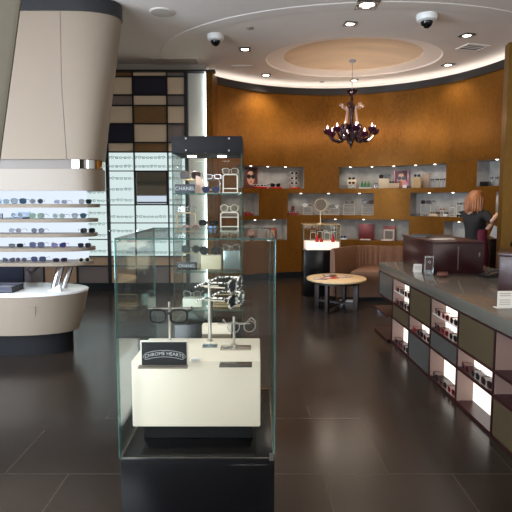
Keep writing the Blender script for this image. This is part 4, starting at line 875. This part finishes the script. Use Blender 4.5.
m = MB(); m.loft([[Vector((.094*math.cos(t), y, .318+.094*math.sin(t))) for t in [2*math.pi*i/32 for i in range(32)]] for y in (-.0105, -.008)]); m.build('mirror_glass', mat('mirror_reflection_tone', (96, 84, 72), .4, metal=.3), MR)  # mostly matt: the dim reflection of the room is its base colour
# ------------------------------------------------------------------ goods in the wall niches
def nth_pos(px_, row, back=.1):
    """point on a niche floor at depth back behind the wall face"""
    d = ray(px_, 215); r_ = DR+back; a = d.x**2+d.y**2; b = -2*(d.x*DC.x+d.y*DC.y); c = DC.x**2+DC.y**2-r_*r_
    k = (-b+math.sqrt(b*b-4*a*c))/2/a; x, y = d.x*k, d.y*k; return Vector((x, y, row[0]+.001)), -math.atan2(x-DC.x, y-DC.y)
S_ = 10.2/500
def nbox(px0, px1, row, h_, d, mt, name, label, cat, back=.12, z=0):
    p, a = nth_pos((px0+px1)/2, row, back); m = MB(); m.box((0, 0, h_*S_/2), ((px1-px0)*S_*p.y/10.2, d, h_*S_), 0, None, .003); t = tag(m.build(name, mt, None, p+Vector((0, 0, z)), a), label, cat); return t
def nglass(px_, row, z, kind, fr, ln, label, sc=1.3, back=.08, rx=0, off=0):
    p, a = nth_pos(px_, row, back); return eyewear(kind, fr, ln, p+Vector((0, 0, z)), a, label, 'sunglasses' if ln != CLEAR else 'eyeglasses', 'eyewear in the wall niches', False, sc, rx, .003)
def nstand(px_, row, w_, h_, label, mt=M_WFR, bars=1, back=.12):
    p, a = nth_pos(px_, row, back); t = loop_stand(p, w_*S_, h_*S_, label, mt, 'loop stands in the wall niches', bars, .06); t.rotation_euler.z = a
    return p
def poster(px0, px1, row, h_, label, bg, kind, back=.22):
    p, a = nth_pos((px0+px1)/2, row, back); w_ = (px1-px0)*S_*p.y/10.2; hh = h_*S_; t = thing('poster', label, 'poster', p, a)
    m = MB(); m.bb(-w_/2, w_/2, 0, .012, 0, hh, 0, .001); m.build('board', bg, t)
    if kind == 'face':
        m = MB(); m.loft([[Vector((w_*.02+.0+w_*.25*math.cos(q), y, hh*.5+hh*.34*math.sin(q))) for q in [2*math.pi*i/20 for i in range(20)]] for y in (-.003, 0)]); m.build('face_print', mat('print_skin', (190, 140, 118), .6), t)
        m = MB(); m.extr([(-w_*.42, hh*.98), (w_*.4, hh*.98), (w_*.42, hh*.3), (w_*.27, hh*.55), (w_*.1, hh*.82), (-w_*.15, hh*.8), (-w_*.28, hh*.5), (-w_*.42, hh*.3)], -.006, -.003); m.build('hair_print', mat('print_hair', (58, 32, 26), .6), t)
        m = MB()
        for sx in (-1, 1): m.loft([[Vector((w_*(.03+.15*sx)+w_*.14*math.cos(q), y, hh*.56+hh*.11*math.sin(q))) for q in [2*math.pi*i/14 for i in range(14)]] for y in (-.008, -.0035)])
        m.bb(-w_*.05, w_*.1, -.008, -.0035, hh*.56, hh*.6); m.build('sunglasses_print', M_BLKP, t)
        m = MB(); m.loft([[Vector((w_*.03+w_*.08*math.cos(q), y, hh*.3+hh*.03*math.sin(q))) for q in [2*math.pi*i/10 for i in range(10)]] for y in (-.006, -.0035)]); m.build('lips_print', mat('print_lips', (150, 50, 50), .5), t)
    return t
poster(242.2, 258.8, A_, 20.6, 'poster of a person in dark sunglasses, left end of the top left niche', mat('poster_brown', (96, 56, 48), .6), 'face')
poster(393, 407.5, A_, 17.5, 'pink poster of a dark haired person in the long top niche', mat('poster_pink', (206, 130, 150), .6), 'face')
poster(422, 428.6, A_, 14, 'narrow brown card poster in the long top niche', mat('poster_card', (140, 116, 96), .6), '')
poster(359, 374, C_, 15.5, 'dark red framed picture in the bottom niche above the sofa', mat('poster_red', (110, 34, 36), .4), '')
poster(265.5, 276.5, C_, 12, 'pale picture in a red frame in the bottom left niche', mat('poster_redframe', (150, 60, 50), .5), '')
q, a_ = nth_pos(271, C_, .2); m = MB(); m.bb(-.085, .085, -.004, .0, .025, .2); tag(m.build('picture_card', mat('picture_pale', (180, 150, 120), .5), None, q, a_), 'pale print inside the red frame in the bottom left niche', 'picture')
q, a_ = nth_pos(389.5, C_, .18); fr_ = thing('framed_picture', 'white framed picture standing in the bottom niche, right of the dark red one', 'picture', q, a_)
m = MB(); m.bb(-.12, .12, 0, .015, 0, .29); m.build('back_board', mat('board_red', (120, 50, 44), .5), fr_)
m = MB()
for b_ in ((-.11, .11, .0, .03), (-.11, .11, .19, .22), (-.11, -.08, .03, .19), (.08, .11, .03, .19)): m.bb(b_[0], b_[1], -.016, -.001, b_[2], b_[3])
m.build('frame', mat('frame_stone', (190, 180, 168), .5), fr_); m = MB(); m.bb(-.078, .078, -.01, -.002, .031, .189); m.build('picture', mat('pic_grey', (110, 100, 92), .5, noise=(30, .4, (1, 1, 1))), fr_)
# A1
K = (22, 20, 22); BRN = (90, 50, 40)
nbox(253.5, 266, A_, 1.6, .16, M_RED, 'tray', 'red tray beside the poster in the top left niche', 'tray')
nglass(256.8, A_, .033, 'square', (225, 222, 220), (60, 60, 66), 'white framed sunglasses on the left of the first red tray', .85, .04); nglass(263.5, A_, .033, 'square', (225, 222, 220), (40, 40, 46), 'white framed sunglasses on the right of the first red tray', .85, .04)
nbox(270, 281, A_, 1.3, .16, M_RED, 'tray', 'red tray with black sunglasses in the middle of the top left niche', 'tray')
nglass(275.5, A_, .028, 'cat', K, (30, 26, 30), 'black cat eye sunglasses on the middle red tray of the top left niche', 1.6, .08)
nbox(289.5, 299, A_, 1.3, .16, M_RED, 'tray', 'red tray under the three tier stand, top left niche', 'tray')
pp, a_ = nth_pos(294, A_, .12); st = thing('eyewear_stand', 'three tier stand of white framed sunglasses in the top left niche', 'stand', pp+Vector((0, 0, .028)), a_)
m = MB(); m.tube(((0, 0, 0), (0, 0, .30)), .006, 6); m.bb(-.05, .05, -.03, .03, 0, .008); m.build('post', M_WFR, st)
for k_ in range(3):
    m = MB(); z_ = .045+.1*k_; m.tube(((-.06, -.012, z_), (.06, -.012, z_)), .004, 6); m.build('cross_bar', M_WFR, st)
    nglass(294, A_, .028+z_+.006, 'round', (226, 222, 218), (40, 34, 38), f'white framed sunglasses on the {["lowest","middle","top"][k_]} tier of the three tier stand', 1.35, .09)
# A2
nbox(339.8, 347.5, A_, 3.6, .14, mat('grey_box', (120, 116, 110), .5), 'gift_box', 'dark grey box at the left end of the long top niche', 'box', .08)
nbox(346.5, 355.5, A_, 9, .1, mat('cream_box', (206, 190, 160), .5), 'display_block', 'cream block with a pair of sunglasses, left of the long top niche', 'display prop', .22)
nglass(351, A_, .188, 'cat', (60, 36, 34), (50, 30, 34), 'brown cat eye sunglasses on top of the left cream block', 1.0, .19)
pq = nglass(351, A_, .089, 'square', (120, 60, 50), (66, 36, 36), 'red brown sunglasses on the riser before the left cream block', .95, .02); pq.location.z = A_[0]+.0895
m_ = nbox(348.3, 354.5, A_, 4.2, .05, M_ACR, 'riser', 'clear riser before the left cream block', 'display prop', .04)
nbox(359, 370.5, A_, 1, .14, M_WHT, 'tray', 'white tray with green objects in the long top niche', 'tray', .1)
for i, x_ in enumerate((361.5, 364.7, 368)):
    pp, a_ = nth_pos(x_, A_, .09); m = MB(); m.lathe([(.025, 0), (.027, .06), (.022, .085), (.012, .1), (.014, .125), (.001, .13)], 12)
    tag(m.build('perfume_bottle', mat('green_glass', (46, 110, 62), .1), None, pp+Vector((0, 0, .021)), a_), f'{["left","middle","right"][i]} small green bottle on the white tray', 'bottle', 'green bottles on the white tray')
nbox(373, 377.6, A_, 4, .08, M_ACR, 'riser', 'small clear riser left of the second cream block', 'display prop', .1)
nglass(375.2, A_, .083, 'round', K, (40, 34, 36), 'small dark sunglasses on the clear riser of the long top niche', .6)
nbox(378.5, 388, A_, 9.5, .1, MATS['cream_box'], 'display_block', 'second cream block topped with black sunglasses in the long top niche', 'display prop', .14)
nglass(383.2, A_, .198, 'square', K, (30, 26, 30), 'black sunglasses on the second cream block', 1.5, .11)
nbox(388.5, 399, A_, 4.8, .14, mat('tan_box', (196, 170, 140), .5), 'display_block', 'low tan block in front of the pink poster', 'display prop', .1)
nglass(391, A_, .1, 'square', K, (30, 26, 30), 'black sunglasses on the left of the low tan block', .75, .05); nglass(396.8, A_, .1, 'cat', (60, 50, 50), (50, 40, 44), 'grey brown sunglasses on the right of the low tan block', .75, .05)
nbox(402.5, 406, A_, 3, .08, M_WHT, 'card', 'small white card at the foot of the pink poster', 'card', .05)
nglass(408, A_, .001, 'square', K, (30, 26, 30), 'black sunglasses lying right of the pink poster', .55, .02)
nbox(412, 420.3, A_, 10, .1, mat('kraft_box', (190, 160, 116), .6), 'display_block', 'kraft brown block with sunglasses beside the pink poster', 'display prop', .14)
nglass(416, A_, .21, 'round', K, (36, 28, 30), 'round black sunglasses on the kraft brown block', 1.1, .08)
for i, x_ in enumerate((431.5, 436, 440, 444)):
    pp = nstand(x_, A_, 2.9, 6.5, f'{nth(i)} clear loop stand at the right end of the long top niche', M_ACR)
    nglass(x_, A_, .137, ('round', 'square')[i % 2], K, (50, 44, 46), f'{nth(i)} sunglasses on the clear stands, right end of the long top niche', .56, .1)
# A3
nbox(480.5, 487.5, A_, 4, .12, M_BLKP, 'gift_box', 'black box in the top right niche near the gold partition', 'box')
for i, x_ in enumerate((490, 495.2, 500.2)):
    nstand(x_, A_, 3.8, 6, f'{nth(i)} clear loop stand in the top right niche', M_ACR); nglass(x_, A_, .125, 'round', (90, 84, 84), (90, 84, 84), f'{nth(i)} pale sunglasses on a stand in the top right niche', .62, .1)
# B1
for i, x_ in enumerate((243, 247.5, 251)):
    nbox(x_-1.6, x_+1.6, B_, 2.2+i % 2, .07, mat('dull_red', (150, 50, 54), .4), 'display_block', f'{nth(i)} small red block in the middle left niche', 'display prop', .1)
    nglass(x_, B_, .05+.021*(i % 2), 'round', (210, 190, 190), (110, 60, 66), f'{nth(i)} pink sunglasses in the middle left niche', .6, .08)
# B2
for i, x_ in enumerate((289.6, 293.2, 297)):
    nbox(x_-1.4, x_+1.4, B_, 2.4, .07, MATS['dull_red'], 'display_block', f'{nth(i)} red block at the left end of the centre niche', 'display prop', .1)
    nglass(x_, B_, .052, 'square', (200, 180, 180), (70, 30, 40), f'{nth(i)} dark red sunglasses at the left end of the centre niche', .5, .08)
nbox(291.6, 294.2, B_, 9, .05, mat('wine_red', (96, 20, 34), .3), 'perfume_box', 'upright wine red box at the left of the centre niche', 'box', .2)
def sp(x_, row, w_, h_, lbl, fr, ln, kind='square', mt=M_WFR, bars=1, sc=None):
    nstand(x_, row, w_, h_, lbl.replace('#', 'loop stand'), mt, bars); nglass(x_, row, h_*S_+.003, kind, fr, ln, lbl.replace('#', 'glasses on the stand'), sc or max(.7, w_*S_/.13), .1)
sp(307.5, B_, 9, 8, '# left of the vanity mirror in the centre niche', (200, 196, 190), CLEAR); sp(326.5, B_, 5, 5, '# just right of the vanity mirror in the centre niche', (180, 160, 140), CLEAR)
sp(334.5, B_, 9, 6.5, '# low and wide, second right of the vanity mirror', (120, 110, 100), CLEAR); sp(349, B_, 11, 10.5, '# tall, in the middle of the centre niche', (170, 160, 150), (110, 100, 96), 'round', bars=2)
sp(367.5, B_, 11, 10.5, '# tall, at the right end of the centre niche', (90, 70, 66), (96, 84, 80), 'cat', bars=2)
# B3
nbox(411.3, 420, B_, 2.4, .05, mat('dark_plate', (60, 58, 58), .4), 'name_plate', 'dark plate at the left end of the middle right niche', 'sign', .04)
sp(425.5, B_, 9.5, 11, '# tall, left part of the middle right niche', (60, 56, 56), (60, 56, 60)); nglass(425.5, B_, .001, 'square', (200, 200, 205), (80, 80, 86), 'pale sunglasses at the foot of the tall stand, middle right niche', .6, .01)
nbox(430, 438.8, B_, 2.2, .1, MATS['cream_box'], 'tray', 'cream tray with gold frames in the middle right niche', 'tray', .07)
nglass(432.2, B_, .046, 'round', (190, 150, 80), (110, 70, 44), 'gold round glasses on the left of the cream tray', .75, .05); nglass(437.6, B_, .046, 'cat', (90, 50, 40), (90, 50, 36), 'brown glasses on the right of the cream tray', .75, .05)
sp(441.9, B_, 3.0, 5.5, '# with amber glasses, middle right niche', (180, 120, 60), (140, 80, 40), 'cat'); nglass(446, B_, .05, 'round', K, (60, 36, 30), 'dark amber glasses on the small white block, middle right niche', .7, .08)
nbox(444, 448, B_, 2.3, .08, M_WHT, 'display_block', 'small white block in the middle right niche', 'display prop', .12)
sp(452.3, B_, 5, 8.5, '# left of the two stands beside the standing person', (160, 156, 150), CLEAR, 'round'); sp(459, B_, 5.5, 10.5, '# right of the two stands beside the standing person', (60, 60, 62), (120, 124, 124), 'round')
nglass(459, B_, .001, 'square', K, (30, 30, 34), 'black sunglasses lying beside the standing person', .8, -.0)
# C1, C2
for i, (x_, c_) in enumerate(((247, (200, 190, 180)), (252, (120, 40, 40)))): nbox(x_-1.5, x_+1.5, C_, 5, .06, mat('small_c1_%d' % i, c_, .4), 'display_block', f'{["pale","dark red"][i]} small block in the bottom left niche', 'display prop')
sp(337, C_, 6, 12, '# tall, right of the vitrine in the bottom centre niche', (90, 84, 80), CLEAR)
nbox(341, 347, C_, 1.5, .1, M_WHT, 'card', 'small white card lying left of the dark red picture', 'card', .04); nglass(343.5, C_, .032, 'square', (60, 90, 140), (50, 76, 120), 'blue sunglasses on the small white card left of the dark red picture', .9, .03)
nbox(361, 371, C_, 1.0, .1, mat('lit_paper', (230, 224, 216), .5), 'leaflet', 'white leaflet at the foot of the dark red picture', 'leaflet', .03); nbox(382, 392, C_, 1.0, .1, MATS['lit_paper'], 'leaflet', 'white leaflet at the foot of the white framed picture', 'leaflet', .03)
#PART3
# ------------------------------------------------------------------ the person behind the counter
def skin(chain, edges, root=0, sub=2):
    me = bpy.data.meshes.new('skin'); me.from_pydata([c[0] for c in chain], edges, []); o = bpy.data.objects.new('skin', me); COL.objects.link(o)
    sm = o.modifiers.new('s', 'SKIN'); sm.use_smooth_shade = True
    for i, c in enumerate(chain):
        v = me.skin_vertices[0].data[i]; r_ = c[1]; v.radius = (r_, r_) if not isinstance(r_, tuple) else r_; v.use_root = (i == root)
    ss = o.modifiers.new('u', 'SUBSURF'); ss.levels = sub; ss.render_levels = sub
    bpy.context.view_layer.update(); res = bpy.data.meshes.new_from_object(o.evaluated_get(bpy.context.evaluated_depsgraph_get()))
    bpy.data.objects.remove(o); return res
def merge(name, meshes, mt, parent):
    bm_ = bmesh.new()
    for me in meshes: bm_.from_mesh(me)
    for f in bm_.faces: f.smooth = True
    out = bpy.data.meshes.new(name); bm_.to_mesh(out); bm_.free(); out.materials.append(mt); return link(name, out, parent)
PW = (3.03, 6.92); FA = R(30)
WM = thing('person', 'standing person with shoulder length red blond hair and black top, back turned, reaching right', 'person', (PW[0], PW[1], 0), FA)
def wl(x, y, z):          # world -> person's own frame
    v = Vector((x-PW[0], y-PW[1], 0)); c, s_ = math.cos(-FA), math.sin(-FA); return Vector((v.x*c-v.y*s_, v.x*s_+v.y*c, z))
hR, eR = wl(3.24, 6.66, 1.45), wl(3.13, 6.64, 1.31); hL, eL = wl(3.22, 6.78, 1.31), wl(3.17, 6.86, 1.19)
M_SKIN = mat('skin', (206, 156, 128), .5); 
sR, sL = Vector((0, -.165, 1.405)), Vector((0, .165, 1.405))
V = [((0, 0, .93), (.15, .11)), ((0, 0, 1.08), (.12, .09)), ((-.01, 0, 1.25), (.13, .1)), ((-.015, 0, 1.38), (.12, .08)), ((0, 0, 1.46), .055), ((.01, 0, 1.52), .05), ((.02, 0, 1.60), (.075, .085)), ((.02, 0, 1.68), (.07, .08)),
     (sR, .055), (eR, .04), (hR.lerp(eR, .15), .025), (sL, .055), (eL, .04), (hL.lerp(eL, .15), .025),
     ((0, -.09, .86), .085), ((.02, -.09, .50), .058), ((0, -.09, .09), .04), ((.10, -.09, .045), .035), ((0, .09, .86), .085), ((.0, .09, .50), .058), ((-.02, .09, .09), .04), ((.09, .09, .045), .035)]
E_ = [(0, 1), (1, 2), (2, 3), (3, 4), (4, 5), (5, 6), (6, 7), (3, 8), (8, 9), (9, 10), (3, 11), (11, 12), (12, 13), (0, 14), (14, 15), (15, 16), (16, 17), (0, 18), (18, 19), (19, 20), (20, 21)]
pieces = [skin(V, E_, 0, 2)]
def hand(wr, el_, side):
    d = (wr-el_).normalized(); n_ = d.cross(Vector((0, 0, 1))).normalized(); u = n_.cross(d).normalized(); P0 = wr
    out = [skin([(P0-d*.03, .022), (P0, (.02, .03)), (P0+d*.045, (.014, .034)), (P0+d*.075, (.012, .032))], [(0, 1), (1, 2), (2, 3)], 0, 2)]
    for k, ln in enumerate((.062, .072, .068, .052)):
        o_ = u*(.024-.016*k); b0 = P0+d*.06+o_
        out.append(skin([(b0, .009), (b0+d*ln*.45, .0085), (b0+d*ln*.75-n_*side*.012, .008), (b0+d*ln*.95-n_*side*.028, .007)], [(0, 1), (1, 2), (2, 3)], 0, 1))
    b0 = P0+d*.015+u*.018; out.append(skin([(b0, .011), (b0+d*.03+u*.02-n_*side*.012, .010), (b0+d*.055+u*.024-n_*side*.026, .009)], [(0, 1), (1, 2)], 0, 1)); return out
pieces += hand(hR, eR, 1)+hand(hL, eL, -1)
fm = MB(); fm.ball((.115, 0, 1.605), (.02, .012, .022), 0, 8)
for sy in (-1, 1): fm.ball((.02, sy*.082, 1.60), (.02, .01, .03), 0, 8)
pieces.append(fm.mesh('f', M_SKIN)); merge('body', pieces, M_SKIN, WM)
for sy in (-1, 1):
    m = MB(); m.ball((.098, sy*.032, 1.625), (.008, .013, .007), 0, 8); m.build('eye', mat('eye_dark', (40, 34, 32), .2), WM)
m = MB(); m.ball((.104, 0, 1.560), (.008, .022, .006), 0, 8); m.build('mouth', mat('lip', (160, 80, 74), .4), WM)
# hair: cap plus hanging locks to the shoulders
hm = MB(); n = 26; rings = []
for z, rx_, ry_, ox in ((1.735, .015, .015, .0), (1.728, .05, .05, .0), (1.705, .088, .085, -.003), (1.665, .108, .104, -.008), (1.62, .113, .112, -.018), (1.57, .108, .118, -.03), (1.52, .096, .122, -.04), (1.475, .082, .116, -.045), (1.445, .06, .095, -.045)):
    ring = []
    for i in range(n):
        t = 2*math.pi*i/n; c, s_ = math.cos(t), math.sin(t); k = 1+.035*math.sin(7*t+z*30)+.02*math.sin(13*t-z*50)
        x = ox+rx_*c*k; 
        if z < 1.67 and c > .35: x = min(x, ox+rx_*.35+.01)
        ring.append(Vector((x, ry_*s_*k, z+.006*math.sin(5*t))))
    rings.append(ring)
hm.loft(rings)
M_HAIR = mat('red_blond_hair', (148, 90, 50), .5, noise=(30, .35, (1, 1, .25)))
h_ = hm.build('hair', M_HAIR, WM)
for i in range(14):
    a_ = R(75+i*210/13); c, s_ = math.cos(a_), math.sin(a_); hm = MB()
    hm.tube([(-.01+.09*c, .095*s_, 1.66), (-.02+.112*c, .118*s_, 1.58), (-.035+.1*c, .122*s_, 1.50), (-.045+.085*c+.01*math.sin(i*2), .11*s_, 1.43+.014*math.sin(i*3))], [.012, .017, .016, .004], 6); hm.build('lock', M_HAIR, h_)
M_CARD = mat('black_cardigan', (22, 20, 20), .85)
cv = [((0, 0, .97), (.175, .13)), ((0, 0, 1.08), (.145, .11)), ((-.01, 0, 1.25), (.15, .115)), ((-.015, 0, 1.38), (.13, .092)), ((-.005, 0, 1.445), .07), (sR, .07), (sR.lerp(eR, .6), .06), (sR.lerp(eR, 1.02), .052), (sL, .07), (sL.lerp(eL, .6), .06), (sL.lerp(eL, 1.02), .052)]
merge('cardigan', [skin(cv, [(0, 1), (1, 2), (2, 3), (3, 4), (3, 5), (5, 6), (6, 7), (3, 8), (8, 9), (9, 10)], 0, 2)], M_CARD, WM)
m = MB(); rings = []
for z, rx_, ry_ in ((.48, .17, .2), (.6, .165, .195), (.8, .155, .185), (.95, .14, .17), (1.06, .125, .15), (1.2, .135, .15)):
    rings.append([Vector((.035+rx_*math.cos(2*math.pi*i/28)*(1+.04*math.sin(i*2.2)*(1.1-z)), ry_*math.sin(2*math.pi*i/28), z)) for i in range(28)])
m.loft(rings); m.build('dress', mat('maroon_cloth', (104, 30, 50), .8), WM)
for sy in (-.09, .09): m = MB(); m.ball((.05, sy, .035), (.12, .045, .035), 0, 12); m.build('shoe', M_BLKP, WM)
p = Vector((3.215, 6.70, 1.17)); m = MB(); m.box((0, 0, 0), (.11, .003, .15), 0, Matrix.Rotation(R(22), 3, 'Y')); tag(m.build('paper_sheet', mat('paper_white', (226, 220, 212), .6), None, p, 0), 'white paper sheet held in the reaching person\'s lower hand', 'paper')
# drawer cabinet the person works at, behind the gold partition
WC = thing('work_cabinet', 'dark cabinet in front of the reaching person, half hidden by the gold partition', 'cabinet', (3.52, 7.25, 0))
m = MB(); m.bb(-.2, .22, -.2, .25, 0, 1.02, 0, .004); m.build('body', M_DARKW, WC); m = MB(); m.bb(-.21, .23, -.21, .26, 1.021, 1.05); m.build('top', M_BURG, WC)
